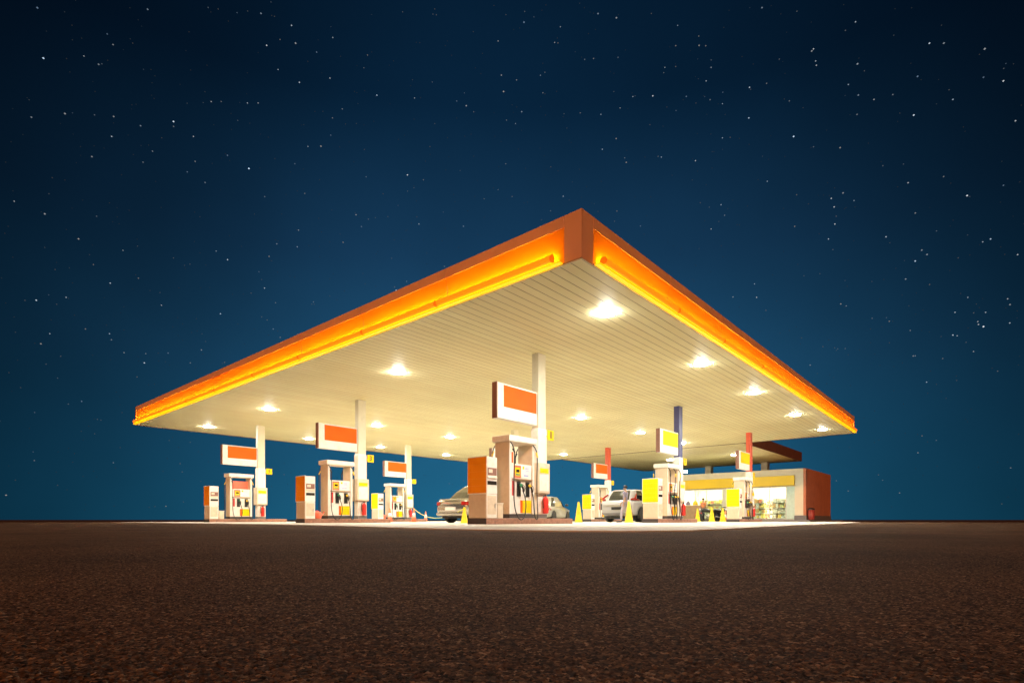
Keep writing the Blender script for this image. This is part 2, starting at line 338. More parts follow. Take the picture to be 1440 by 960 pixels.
def star_mesh():
    rad = 2500.0; vs, fs, cols = [], [], []
    def star(d, px, lum, tint):
        d = Vector(d).normalized(); c = d * rad; r = px / 548.0 * rad * .5
        a = d.cross(Vector((0, 0, 1))).normalized(); b_ = a.cross(d)
        o = len(vs)
        for p in (a * r * 1.25, -a * r * 1.25, b_ * r, -b_ * r, d * r, -d * r): vs.append(tuple(c + p))
        for t in ((0, 2, 4), (2, 1, 4), (1, 3, 4), (3, 0, 4), (2, 0, 5), (1, 2, 5), (3, 1, 5), (0, 3, 5)): fs.append(tuple(i + o for i in t))
        cols.extend([(lum * tint[0], lum * tint[1], lum * tint[2], 1)] * 6)
    tints = [(.75, .88, 1), (.62, .80, 1), (.9, .95, 1), (.45, .68, 1), (1, .93, .85)]
    for x, y, s in bright: star((x - 720, 771, 730.5 - y), .46 + s * .18, .19 * s ** 1.5, random.choice(tints[:3]))
    for _ in range(9000):
        az = random.uniform(-math.pi, math.pi); z = random.uniform(.01, 1)
        c = math.sqrt(1 - z * z); m = random.random() ** 5
        star((c * math.sin(az), c * math.cos(az), z), .58 + .5 * m, .030 + .30 * m, random.choice(tints))
    me = bpy.data.meshes.new('stars'); me.from_pydata(vs, [], fs)
    at = me.color_attributes.new('lum', 'FLOAT_COLOR', 'POINT'); at.data.foreach_set('color', np.array(cols, 'f').ravel())
    m = bpy.data.materials.new('starlight'); m.use_nodes = True; n = m.node_tree.nodes; l = m.node_tree.links
    n.remove(n['Principled BSDF']); em = n.new('ShaderNodeEmission'); ca = n.new('ShaderNodeAttribute'); ca.attribute_name = 'lum'
    l.new(ca.outputs['Color'], em.inputs['Color']); em.inputs['Strength'].default_value = 1.0; l.new(em.outputs[0], n['Material Output'].inputs['Surface'])
    m.cycles.emission_sampling = 'NONE'
    me.materials.append(m); o = bpy.data.objects.new('stars', me); COL.objects.link(o)
    tag(o, 'small white and bluish stars scattered over the night sky', 'stars', kind='stuff')
star_mesh()

# ------------------------------------------------------------------ ground
def hash2(i, j, k):
    h = np.sin(i * 127.1 + j * 311.7 + k * 74.7) * 43758.5453
    return h - np.floor(h)
def stones(x, y):          # rounded aggregate: cellular bumps at two sizes plus a soft swell
    z = np.zeros_like(x); near = np.hypot(x, y) < 5.0; xs, ys = x[near], y[near]; out = np.zeros_like(xs)
    for sc, amp in ((285.0, .0021), (560.0, .0011)):
        u, v = xs * sc, ys * sc; iu, iv = np.floor(u), np.floor(v); best = np.full_like(u, 9.0); hh = np.zeros_like(u)
        for di in (-1, 0, 1):
            for dj in (-1, 0, 1):
                ci, cj = iu + di, iv + dj
                d = (ci + hash2(ci, cj, 1) - u) ** 2 + (cj + hash2(ci, cj, 2) - v) ** 2
                m_ = d < best; best = np.where(m_, d, best); hh = np.where(m_, hash2(ci, cj, 3), hh)
        out += amp * (.35 + .65 * hh) * np.clip(1 - best * 1.1, 0, 1)
    for sc, amp in ((9.0, .0008), (2.3, .0016)):
        out += amp * (np.sin(xs * sc + 1.3 * np.sin(ys * sc * 1.7)) * np.sin(ys * sc * 1.2 + 1.1 * np.sin(xs * sc * .8)))
    r = np.hypot(xs, ys); out = (out - .0014) * np.clip((5.0 - r) / 1.2, 0, 1)
    z[near] = out; return z
def ground():
    rr = [.12]
    while rr[-1] < 4.5: rr.append(rr[-1] * 1.0095)
    while rr[-1] < 40: rr.append(rr[-1] * 1.035)
    while rr[-1] < 1500: rr.append(rr[-1] * 1.2)
    rr = np.array(rr)
    th = np.concatenate([np.arange(-60, 60, .095), np.arange(60, 300, 2.5)]); th = np.radians(th)   # measured from +Y
    nr_, na = len(rr), len(th)
    X = np.outer(rr, np.sin(th)); Y = np.outer(rr, np.cos(th))
    Z = stones(X.ravel(), Y.ravel()).reshape(X.shape)
    V = np.stack([X, Y, Z], -1).reshape(-1, 3); V = np.vstack([V, [[0, 0, 0]]]).astype('f')
    i = np.arange(nr_ - 1)[:, None]; j = np.arange(na)[None, :]; j2 = (j + 1) % na
    Q = np.stack([i * na + j, (i + 1) * na + j, (i + 1) * na + j2, i * na + j2], -1).reshape(-1, 4)[:, ::-1]
    jj = np.arange(na); Tt = np.stack([np.full(na, nr_ * na), (jj + 1) % na, jj], -1)
    loops = np.concatenate([Q.ravel(), Tt.ravel()]).astype('i'); nq, ntri = len(Q), len(Tt)
    starts = np.concatenate([np.arange(nq) * 4, nq * 4 + np.arange(ntri) * 3]).astype('i')
    me = bpy.data.meshes.new('asphalt'); me.vertices.add(len(V)); me.vertices.foreach_set('co', V.ravel())
    me.loops.add(len(loops)); me.loops.foreach_set('vertex_index', loops); me.polygons.add(nq + ntri); me.polygons.foreach_set('loop_start', starts)
    me.update(calc_edges=True); me.validate()
    me.polygons.foreach_set('use_smooth', [True] * len(me.polygons))
    if me.polygons[0].normal.z < 0: me.flip_normals()
    me.materials.append(M['asphalt'])
    o = bpy.data.objects.new('asphalt_ground', me); COL.objects.link(o); tag(o, 'dark brown coarse asphalt yard', kind='structure')
ground()
# pale concrete forecourt (sheet 14 mm thick)
fp = [(-2.9, -3.3), (-2.2, -3.75), (-1.2, -3.8), (0.5, -3.6), (3, -2.9), (7, -1.9), (14, -1.1), (27.6, -1.0), (28.5, 31), (20, 31), (20, 44), (2.6, 44), (2.2, 33), (.4, 28.5), (-1.4, 20), (-2.2, 11), (-2.6, 4), (-3.1, -1), (-3.2, -2.6)]
mb = MB(); mb.prism([(LF(a, b).x, LF(a, b).y) for a, b in fp][::-1], -.02, .014)
tag(mb.build('forecourt', M['concrete']), 'pale worn concrete forecourt under the canopy', kind='structure')
mb = MB(); mb.prism([(LF(a, b).x, LF(a, b).y) for a, b in [(3.1, 31.1), (3.1, 41.8), (15, 41.8), (15, 31.1)]], .0, .13)
tag(mb.build('pavement', M['grey'], bevel=.01), 'low grey pavement round the shop', kind='structure')

# ------------------------------------------------------------------ main canopy
H = 5.0; S = 27.33
can = empty('petrol_station_canopy', LF(0, 0, H), T, 'huge flat canopy with glowing yellow and orange eaves over the pumps', 'canopy')
def slat_ceiling(y0, y1, x0, x1, pitch=.25):
    mb = MB(); prof = []; y = y0
    while y < y1 - 1e-6:
        prof += [(y, .018), (y + .008, .018), (y + .010, 0), (y + pitch - .004, 0), (y + pitch - .002, .018)]; y += pitch
    mb.sheet(prof, x0, x1, smooth=False); mb.mi = [0 if i % 5 == 2 else 1 for i in range(len(mb.f))]; return mb
slat_ceiling(.03, S - .02, .03, S - .03).build('ceiling', [M['ceiling'], M['groove']], can, fix=False)
mb = MB(); mb.box(.42, S - .05, .42, S - .05, .10, .35); mb.build('roof', M['roofing'], can)
for nm, side in (('left', 0), ('right', 1)):
    # along s, outward o, height z  ->  left eave: x=-o, y=s ; right eave: x=s, y=-o
    fn = (lambda v: Vector((-v.y, v.x, v.z))) if side == 0 else (lambda v: Vector((v.x, -v.y, v.z)))
    s0 = .40; s1 = S - .05
    mb = MB()                                     # flat upper band in panels with open joints, plus corner panel
    edges = [s0 + 3.36 * k for k in range(9)]; edges[-1] = S
    for k in range(8): mb.box(edges[k] + .006, edges[k + 1] - .006, -.085, 0, .70, .92); mb.mi[-6] = 1
    mb.box(.004 if side else 0.0, s0 - .006, -.02, 0, .012, .92)
    mb.xform(fn).build('fascia_band', [M['salmon'], M['salmon']], can)
    mb = MB(); mb.box(.36, S, -.34, -.02, .715, .90); mb.xform(fn).build('fascia_backing', M['dark'], can)
    cp = [(.0, .024), (-.03, .08), (-.048, .16), (-.058, .26), (-.065, .36), (-.062, .47), (-.046, .58), (-.018, .6995)]
    mb = MB()
    for k in range(8): mb.sheet(cp, edges[k] + .004, edges[k + 1] - .004)
    mb.xform(fn).build('cove_panel', M['cove'], can, fix=False)
    for se in (s0, s1):
        mb = MB(); mb.add([(se, y, z) for y, z in cp] + [(se, 0, .70)], [tuple(range(len(cp) + 1))]); mb.xform(fn).build('cove_end', M['salmon'], can, fix=False)
    mb = MB()                                     # translucent lit lip under the tube
    s = s0 + .02
    while s < s1:
        mb.box(s, min(s + 3.355, s1), .012, .105, .0, .022); mb.box(s, min(s + 3.355, s1), .105, .115, .0, .04); s += 3.36
    mb.xform(fn).build('lit_lip', M['lip'], can)
    s = s0 + .22; n = 12; k = 0                   # each tube: front half a dull orange diffuser, back half the amber lamp
    while s < s1 - .4:
        e1 = min(s + [3.3, 2.9, 3.36, 3.1][k % 4], s1 - .1); k += 1; mb = MB()
        for half, mi in ((0, 0), (1, 1)):
            vs = []
            for ss in (s, e1):
                for q_ in range(n + 1):
                    t = R(-105) + R(248) * q_ / n if half == 0 else R(143) + R(112) * q_ / n
                    vs.append((ss, .088 + .072 * math.cos(t), .135 + .072 * math.sin(t)))
            mb.add(vs, [(q_, q_ + 1, n + 2 + q_, n + 1 + q_) for q_ in range(n)], mi, True)
        for ss in (s, e1):
            mb.add([(ss, .088 + .072 * math.cos(2 * math.pi * q_ / 20), .135 + .072 * math.sin(2 * math.pi * q_ / 20)) for q_ in range(20)], [tuple(range(20))], 0)
        tb = mb.xform(fn).build('light_tube', [M['tubeseg'], M['tubelamp']], can, fix=False)
        for ss in (s, e1):
            mb = MB(); mb.lathe([(.0755, ss - .015), (.0755, ss + .015)], 16, (0, .088, .135), 'x'); mb.xform(fn).build('tube_collar', M['collar'], tb)
        s = e1 + .06
    mb = MB(); mb.box(.0, S, -.012, .006, -.02, -.004); mb.xform(fn).build('edge_trim', M['cream'], can)
    mb = MB(); mb.box(.0, S, -.03, -.014, -.012, .01); mb.xform(fn).build('shadow_strip', M['dark'], can)  # solid dark strip standing in for the shade of the edge gap
mb = MB(); mb.box(0, S, S - .02, S + .04, -.02, .92); mb.build('rear_fascia', M['brown'], can)
mb = MB(); mb.box(S - .02, S + .04, 0, S - .03, -.02, .92); mb.build('rear_fascia', M['brown'], can)

# second canopy over the shop
can2 = empty('shop_canopy', LF(6.06, S + .06, H), T, 'smaller flat canopy with dark brown fascia above the shop', 'canopy')
mb = slat_ceiling(.0, 14.2, .0, 14.1); mb.build('ceiling', [M['ceiling'], M['groove']], can2, fix=False)
mb = MB(); mb.box(0, 14.1, 0, 14.2, .10, .35); mb.build('roof', M['roofing'], can2)
for bx_ in ((0, 14.15, -.06, 0), (0, 14.15, 14.2, 14.26), (14.1, 14.16, .005, 14.195)):
    mb = MB(); mb.box(*bx_, -.02, .72); mb.build('fascia', M['brown'], can2)

# ------------------------------------------------------------------ canopy lights
LA = [1.08, 9.0, 18.2, 25.1]; LB = [2.66, 8.3, 13.4, 19.3, 24.8]
ordn = ['first', 'second', 'third', 'fourth', 'fifth']
cl = empty('canopy_light', (0, 0, 0), T, 'x', 'light', 'round lights under the main canopy')
mb = MB(); mb.lathe([(.219, -.004), (.226, 0)], 32); mb.build('housing', M['white'], cl)
mb = MB(); mb.lathe([(0, -.036), (.08, -.034), (.15, -.027), (.20, -.012), (.215, -.0045)], 32); mb.build('lens', M['lens'], cl)
rows = {0: 'row along the right eave', 1: 'second row from right eave', 2: 'third row from right eave', 3: 'row farthest from right eave'}
first = True
for i, a in enumerate(LA):
    for j, b in enumerate(LB):
        place(cl, first, LF(a, b, H - .003), T, 'round canopy light, %s from the left eave, %s' % (ordn[j], rows[i])); first = False
c2l = empty('shop_canopy_light', (0, 0, 0), T, 'x', 'light', 'lights under the shop canopy')
mb = MB(); mb.frustum(0, 0, .50, .50, -.035, .56, .56, 0); mb.build('housing', M['white'], c2l)
mb = MB(); mb.frustum(0, 0, .3, .3, -.07, .42, .42, -.0355); mb.build('lens', M['smalllens'], c2l)
for k, (a, b, lab) in enumerate([(13.7, 33.2, 'white light under the shop canopy, farther left of two'), (8.6, 33.2, 'white light under the shop canopy, nearer the brown fascia end')]):
    place(c2l, k == 0, LF(a, b, H - .003), T, lab)

# ------------------------------------------------------------------ pump islands
ISL = {1: (4.32, 4.2), 3: (13.67, 4.3), 5: (22.82, 4.36), 7: (4.42, 14.04), 9: (13.75, 14.05), 11: (23.0, 14.09), 13: (4.45, 23.42), 15: (13.8, 23.8), 17: (23.0, 23.6)}
WHERE = {1: 'nearest island', 3: 'middle island of the front left row', 5: 'far left island', 7: 'island under the navy column', 9: 'centre island behind the nearest one',
         11: 'far left island of the second row', 13: 'red column island beside the shop', 15: 'red column island behind white car', 17: 'farthest corner island'}
KZ = .16
# kerb
isl = empty('pump_island', (0, 0, 0), T, 'x', 'kerb island', 'raised pump islands')
mb = MB(); mb.box(-2.6, 1.25, -.34, .34, 0, KZ - .004); mb.build('kerb', M['kerbred'], isl, bevel=.012)
mb = MB(); mb.box(-2.56, 1.21, -.30, .30, KZ - .003, KZ); mb.build('deck', M['beige'], isl)
mb = MB(); mb.box(-2.606, -2.60, -.34, .34, .0, KZ - .01); mb.build('dark_end_band', M['dark'], isl)  # darker face across the kerb's outer end
for k, n in enumerate(ISL): place(isl, k == 0, LF(*ISL[n], .014), T, 'low reddish kerb of the %s' % WHERE[n])

# columns
def column(upper, name_up):
    c = empty('canopy_column', (0, 0, 0), T, 'x', 'column', 'columns holding the main canopy')
    mb = MB(); mb.box(-.18, .18, -.12, .12, 2.8 - KZ, H - KZ - .006); mb.build('shaft', upper, c, bevel=.012)
    mb = MB(); mb.box(-.205, .205, -.135, .135, .12, 2.72 - KZ); mb.frustum(0, 0, .41, .27, 2.72 - KZ, .365, .245, 2.80 - KZ); mb.build('cladding', M['white'], c, bevel=.006)
    mb = MB(); mb.box(-.21, .21, -.14, .14, 0, .12); mb.build('base', M['grey'], c)
    k = MB(); k.box(-.27, .27, -.20, .20, .90 - KZ, 1.77 - KZ); k = k.build('service_cabinet', M['beige'], c, bevel=.01)
    mb = MB(); mb.box(-.20, .20, -.206, -.202, 1.48 - KZ, 1.62 - KZ); mb.build('yellow_label', M['yellow'], k)
    mb = MB(); mb.box(-.21, .21, -.205, -.201, .96 - KZ, 1.44 - KZ); mb.build('cabinet_door', M['white'], k)
    mb = MB(); mb.box(-.268, .268, -.198, .198, .875 - KZ, .898 - KZ); mb.build('cabinet_base', M['tan'], k)
    return c
pc = column(M['cream'], 'cream'); pn = column(M['navy'], 'navy'); pr = column(M['redcol'], 'red')
CU = {1: (pc, 'cream', True), 3: (pc, 'cream', False), 5: (pc, 'cream', False), 7: (pn, 'navy topped', True), 9: (pc, 'cream', False), 11: (pc, 'cream', False), 13: (pr, 'red topped', True), 15: (pr, 'red topped', False), 17: (pc, 'cream', False)}
for n, (p, nm, f) in CU.items(): place(p, f, LF(*ISL[n], .014 + KZ), T, '%s canopy column standing on the %s' % (nm, WHERE[n]))

# hanging signboards
def board(m, nm):
    s = empty('pump_signboard', (0, 0, 0), T, 'x', 'sign', 'blank signboards above the pumps')
    b = MB(); b.box(-1.90, -.20, -.095, .095, 2.87, 3.84); b.build('sign_box', M['white'], s, bevel=.02)
    for y0, y1 in ((-.101, -.096), (.096, .101)):
        b = MB(); b.box(-1.66, -.24, y0, y1, 3.20, 3.79); b.build('colour_panel', m, s)
    b = MB(); b.box(-1.93, -1.905, -.085, .085, 2.87, 3.84); b.build('edge_cap', M['recess'], s)
    b = MB(); b.box(-.20, -.182, -.05, .05, 2.95, 3.75); b.build('bracket', M['steel'], s)
    return s
po = board(M['orange'], 'orange'); py = board(M['yellow'], 'yellow')
for n in ISL:
    yel = n in (7, 13)
    place(py if yel else po, n in (1, 7), LF(*ISL[n], 0), T, 'white signboard with blank %s panel above the %s' % ('yellow' if yel else 'orange', WHERE[n]))

# number plates
for n in ISL:
    s = empty('number_sign', LF(*ISL[n], 0), T, 'small yellow number sign reading %d on column of %s' % (n, WHERE[n]), 'number sign', 'yellow pump number signs')
    b = MB(); b.box(.24, .54, -.15, -.13, 2.50, 2.80); b.box(.183, .24, -.145, -.135, 2.58, 2.62); b.build('plate', M['yellow'], s, bevel=.004)
    text_mesh('digit', str(n), .27 if n < 10 else .22, M['dark'] if n != 13 else M['red'], s, Matrix.Translation((.39, -.1535, 2.65)) @ Matrix.Rotation(R(90), 4, 'X'))

# kiosks
def kiosk(panel, nm):
    k = empty('payment_kiosk', (0, 0, 0), T, 'x', 'kiosk', 'payment kiosks at the pumps'); z = -KZ
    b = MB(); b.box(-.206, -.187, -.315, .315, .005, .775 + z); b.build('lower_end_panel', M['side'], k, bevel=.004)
    b = MB(); b.box(-.185, .205, -.32, .32, 0, .78 + z); b.box(-.185, .205, -.325, .325, .785 + z, 1.74 + z); b.build('cabinet', M['white'], k, bevel=.008)
    b = MB(); b.box(-.215, -.187, -.35, .35, .78 + z, 1.755 + z); pf = b.build('panel_frame', M['white'], k, bevel=.006)
    b = MB()
    for i in range(5): b.box(-.222, -.2155, -.33, .33, .81 + z + i * .184, .81 + z + i * .184 + .1825)
    b.build(nm, panel, pf)
    b = MB(); b.box(-.16, .18, -.332, -.326, 1.20 + z, 1.46 + z); r_ = b.build('recess_shade_panel', M['recess'], k)  # dark panel set proud; shade of the hollow put into its colour
    b = MB(); b.add([(-.16, -.333, 1.20 + z), (.18, -.333, 1.20 + z), (-.16, -.36, 1.20 + z), (.18, -.36, 1.20 + z), (-.16, -.333, 1.26 + z), (.18, -.333, 1.26 + z)], [(0, 1, 3, 2), (2, 3, 5, 4), (0, 2, 4), (1, 5, 3), (0, 4, 5, 1)]); b.box(-.12, .02, -.3355, -.3325, 1.33 + z, 1.42 + z); b.build('keypad', M['beige'], r_)
    b = MB(); b.box(-.16, .18, -.332, -.326, 1.02 + z, 1.12 + z); b.build('screen', M['screen'], k)
    b = MB(); b.box(-.15, .17, -.327, -.3205, .10 + z + KZ, .74 + z); d_ = b.build('door', M['beige'], k, bevel=.004)
    b = MB(); b.box(.11, .135, -.345, -.3275, .42 + z, .54 + z); b.build('handle', M['steel'], d_)
    return k
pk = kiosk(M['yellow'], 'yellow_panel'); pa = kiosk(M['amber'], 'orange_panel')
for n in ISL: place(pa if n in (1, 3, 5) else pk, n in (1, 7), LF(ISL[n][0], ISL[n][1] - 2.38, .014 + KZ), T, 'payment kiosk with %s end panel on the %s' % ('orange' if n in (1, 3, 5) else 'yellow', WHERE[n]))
bx = empty('low_cabinet', (0, 0, 0), T, 'x', 'cabinet', 'low white cabinets beside kiosks')
b = MB(); b.box(-.11, .11, -.30, .0, 0, .38); b.build('cabinet_body', M['beige'], bx, bevel=.008)
b = MB(); b.box(-.125, .125, -.315, .015, .381, .40); b.build('lid', M['white'], bx, bevel=.004)
for k, n in enumerate((1, 5)): place(bx, k == 0, LF(ISL[n][0], ISL[n][1] - 2.02, .014 + KZ), T, 'low pale cabinet between kiosk and pump on the %s' % WHERE[n])

# fuel pumps
def pump(nn, redtop=False):
    p = empty('fuel_pump', (0, 0, 0), T, 'x', 'fuel pump', 'fuel pumps under the canopy'); z = -KZ
    b = MB(); b.box(-.435, .435, -.235, .235, .28 + z, 1.215 + z); b.build('cabinet', M['white'], p, bevel=.006)
    b = MB(); b.box(-.53, .53, -.25, .25, 0, .115); b.build('base', M['dark'], p)
    for x0, x1 in ((-.54, -.44), (.44, .54)):
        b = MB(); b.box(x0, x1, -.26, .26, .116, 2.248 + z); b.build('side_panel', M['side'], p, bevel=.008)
        for s_ in (-1, 1):
            b = MB(); b.box(x0 + .006, x1 - .006, min(s_ * .2605, s_ * .268), max(s_ * .2605, s_ * .268), .116, 2.245 + z); b.build('side_trim', M['white'], p, bevel=.002)
    b = MB(); b.box(-.60, .60, -.32, .32, 2.25 + z, 2.41 + z); b.build('hood', M['white'], p, bevel=.012)
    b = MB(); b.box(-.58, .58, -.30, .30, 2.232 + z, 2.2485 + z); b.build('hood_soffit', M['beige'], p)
    hd = MB(); hd.box(-.435, .435, -.245, .245, 1.245 + z, 1.65 + z); hd = hd.build('display_head', M['white'], p, bevel=.008)
    b = MB(); b.box(-.436, .436, -.285, .285, 1.217 + z, 1.243 + z); b.build('shelf', M['tan'], p)
    if redtop:
        b = MB(); b.box(-.43, .43, -.02, .02, 1.655 + z, 2.06 + z); b.build('header_panel', M['coral'], p)
    for s in (-1, 1):
        def bb(x0, x1, d0, d1, z0, z1, nm, m, par):
            q = MB(); ya, yb = sorted((s * d0, s * d1)); xa, xb = sorted((-s * x0, -s * x1)); q.box(xa, xb, ya, yb, z0 + z, z1 + z); return q.build(nm, m, par)
        sc_ = bb(-.34, -.04, .246, .252, 1.27, 1.61, 'price_display', M['coral'], hd)
        bb(-.29, -.08, .2525, .257, 1.32, 1.55, 'display_window', M['yellow'], sc_); bb(-.25, -.11, .2575, .259, 1.42, 1.50, 'screen', M['screen'], sc_); bb(-.27, -.09, .2575, .259, 1.34, 1.38, 'keypad', M['green'], sc_)
        cd = bb(.0, .40, .246, .251, 1.28, 1.62, 'notice_card', M['conewhite'], hd)
        q = MB()
        for (x0, x1, zz) in ((.14, .32, 1.55), (.14, .30, 1.52), (.16, .33, 1.47), (.08, .30, 1.35), (.08, .26, 1.33)):
            xa, xb = sorted((-s * x0, -s * x1)); ya, yb = sorted((s * .2515, s * .253)); q.box(xa, xb, ya, yb, zz + z, zz + .014 + z)
        q.build('print', M['bluetext'], cd); bb(.03, .10, .2515, .254, 1.52, 1.60, 'sticker', M['yellow'], cd)
        bb(-.40, -.30, .236, .242, .78, 1.18, 'grade_strip', M['red'], p)
        bb(-.05, .045, .236, .242, .31, .66, 'stripe', M['orange'], p); bb(.046, .42, .236, .242, .31, .66, 'stripe', M['yellow'], p)
        xs = [-.13, .25] if nn == 2 else [-.20, .06, .30]
        for k, x in enumerate(xs):
            bt = bb(x - .075, x + .075, .236, .262, .76, 1.17, 'nozzle_boot', M['blackgloss'], p)
            X = -s * x
            q = MB(); q.tube([(X, s * .27, 1.12 + z), (X + .01, s * .33, 1.07 + z), (X + .035, s * .38, .98 + z), (X + .05, s * .37, .88 + z)], [.028, .034, .03, .022], 8, smooth_path=1)
            q.tube([(X + .02, s * .35, 1.10 + z), (X + .06, s * .43, 1.02 + z), (X + .05, s * .40, .88 + z)], .009, 6, smooth_path=1)
            nz_ = q.build('nozzle', M['black'], p)
            q = MB(); q.tube([(X, s * .31, 1.095 + z), (X + .018, s * .35, 1.03 + z)], .04, 10); q.build('guard', M['green'] if k == 0 else M['coneyellow'], nz_)
            if nn == 2:
                path = ([(-.52, .27, 2.24), (-.50, .36, 2.12), (-.44, .37, 1.95), (-.43, .33, 1.2), (-.44, .34, .55), (-.38, .40, .20), (-.22, .42, .09), (-.05, .41, .22), (.02, .39, .55), (-.04, .40, .75), (x + .05, .372, .88)],
                        [(.45, .27, 2.24), (.50, .36, 2.10), (.55, .37, 1.9), (.56, .33, 1.2), (.56, .35, .55), (.52, .41, .20), (.44, .43, .10), (.36, .41, .22), (.36, .39, .5), (.33, .40, .7), (x + .05, .372, .88)])[k]
            else:
                x0 = [-.47, .02, .47][k]; xb = [-.40, -.02, .48][k]
                path = [(x0, .27, 2.24), (x0 + .03, .36, 2.1), (x0 + .02, .36, 1.9), (xb, .33, 1.2), (xb, .35, .6), (xb + .05, .41, .18), ((xb + x) / 2, .43, .09), (x + .02, .40, .25), (x + .07, .385, .6), (x + .05, .372, .88)]
            q = MB(); q.tube([(-s * px, s * pd, pz + z) for px, pd, pz in path], .0155, 7, smooth_path=2); hs = q.build('hose', M['black'], p)
            q = MB(); i0 = 3; q.tube([(-s * path[1][0], s * path[1][1], path[1][2] - .08 + z), (-s * path[2][0], s * path[2][1], path[2][2] - .02 + z)], .024, 8); q.build('hose_sleeve', M['coneyellow'] if k else M['black'], hs)
    return p
p2 = pump(2); p3 = pump(3); p5 = pump(2, True)
PP = {1: p2, 3: p2, 5: p5, 7: p3, 9: p2, 11: p2, 13: p3, 15: p2, 17: p2}
for n in ISL:
    ex = {5: 'fuel pump with coral header panel, ', 7: 'fuel pump with three black nozzles, ', 13: 'fuel pump with three black nozzles, '}.get(n, 'white fuel pump with two hoses, ')
    place(PP[n], n in (1, 7, 5), LF(ISL[n][0], ISL[n][1] - 1.08, .014 + KZ), T, ex + WHERE[n])

# fire extinguishers on the columns
fe = empty('fire_extinguisher', (0, 0, 0), T, 'x', 'fire extinguisher', 'red fire extinguishers on columns')
b = MB(); b.lathe([(.07, 0), (.085, .015), (.088, .03), (.088, .40), (.08, .44), (.05, .475), (.03, .49), (.03, .51)], 18); b.build('cylinder', M['red'], fe)
b = MB(); b.lathe([(.028, .511), (.028, .55)], 12); b.box(-.02, .10, -.012, .012, .552, .566); b.tube([(.0, 0, .53), (.09, 0, .52)], .01, 6); b.build('valve', M['blackgloss'], fe)
b = MB(); b.tube([(-.02, 0, .535), (-.12, 0, .50), (-.13, 0, .35), (-.10, 0, .16)], [.011, .011, .011, .018], 7, smooth_path=2); b.build('hose', M['black'], fe)
for k, n in enumerate(ISL):
    place(fe, k == 0, LF(ISL[n][0] - .232, ISL[n][1] + .02, .31), T, 'red fire extinguisher under the column cabinet on the %s' % WHERE[n])

# red watering cans
wc = empty('watering_can', (0, 0, 0), T + R(20), 'x', 'watering can', 'red watering cans')
b = MB(); b.lathe([(.13, 0), (.145, .02), (.145, .20), (.12, .25), (.06, .27)], 20); b.build('can_body', M['coral'], wc)
b = MB(); b.tube([(.12, 0, .07), (.22, 0, .14), (.31, 0, .25)], [.03, .022, .02], 10); b.lathe([(.02, .0), (.05, .03)], 12, (.31, 0, .245)); b.build('spout', M['coral'], wc)
b = MB(); b.tube([(-.13, 0, .08), (-.22, 0, .17), (-.14, 0, .27), (.0, 0, .31), (.06, 0, .27)], .012, 8, smooth_path=2); b.build('handle', M['coral'], wc)
place(wc, True, LF(13.50, 2.30, .014 + KZ), T + R(10), 'coral red watering can between kiosk and pump on middle front left island')
place(wc, False, LF(22.95, 12.1, .014 + KZ), T + R(10), 'coral red watering can on the far left second row island')

# ------------------------------------------------------------------ cones and rope
def ycone():
    c = empty('caution_cone', (0, 0, 0), 0, 'x', 'caution cone', 'yellow pyramid caution cones')
    b = MB(); b.frustum(0, 0, .31, .31, .03, .07, .07, .90); b.build('cone_body', M['coneyellow'], c, bevel=.008)
    b = MB(); b.frustum(0, 0, .36, .36, 0, .34, .34, .029); b.build('base', M['coneyellow'], c)
    b = MB()
    for k in range(4):
        q = MB(); q.add([(-.06, -.1225, .35), (.06, -.1225, .35), (.045, -.105, .47), (-.045, -.105, .47)], [(0, 1, 2, 3)]); a = k * math.pi / 2
        q.xform(lambda v: Vector((v.x * math.cos(a) - v.y * math.sin(a), v.x * math.sin(a) + v.y * math.cos(a), v.z))); b.add(q.v, q.f)
    b.build('marking', M['signyellow'], c, fix=False)
    return c
yc = ycone()
for k, (a, b_, z, sc, lab) in enumerate([
        (5.7, 12.05, .014, 1.0, 'yellow caution cone in front of the white car'), (8.4, 12.3, .014, 1.04, 'yellow caution cone left of the white car, before a yellow kiosk'),
        (9.55, 28.6, .014, 1.0, 'yellow caution cone standing before the brown cabinet'), (8.05, 27.3, .014, 1.0, 'yellow caution cone before the motorcycles, left of two'), (7.5, 27.75, .014, 1.0, 'yellow caution cone before the motorcycles, right of two')]):
    o = place(yc, k == 0, LF(a, b_, z), T + R(38), lab); o.scale = (sc,) * 3
def ocone():
    c = empty('traffic_cone', (0, 0, 0), 0, 'x', 'traffic cone', 'orange and white traffic cones')
    b = MB(); b.lathe([(.135, .03), (.10, .26), (.068, .47), (.052, .58), (.03, .72), (.022, .735)], 20); b.build('cone_body', M['conebase'], c)
    b = MB(); b.lathe([(.102, .26), (.070, .47)], 20); b.build('white_band', M['conewhite'], c)
    b = MB(); b.box(-.20, .20, -.20, .20, 0, .03); b.build('base', M['conebase'], c, bevel=.015)
    return c
oc = ocone()
for k, (a, b_, lab) in enumerate([(18.2, 9.1, 'orange and white traffic cone before the second row pump'), (17.2, 9.9, 'orange and white traffic cone with rope tied to it'), (25.3, 17.5, 'small distant traffic cone left of the silver saloon'),
                                  (8.75, 29.2, 'orange traffic cone between two yellow cones by the shop'), (7.75, 28.9, 'orange traffic cone beside motorcycle wheel near the right kiosk')]):
    place(oc, k == 0, LF(a, b_, .014), T + R(38), lab)
sc = empty('small_cone', LF(8.2, 4.9, .014), T + R(38), 'small amber yellow cone behind the silver saloon, rope tied to it', 'cone')
b = MB(); b.frustum(0, 0, .22, .22, .03, .05, .05, .56); b.build('cone_body', M['coneyellow'], sc, bevel=.006)
b = MB(); b.frustum(0, 0, .28, .28, 0, .26, .26, .029); b.build('base', M['coneyellow'], sc)
A = LF(17.2, 9.9, .72); B_ = LF(8.2, 4.9, .54); pts = []
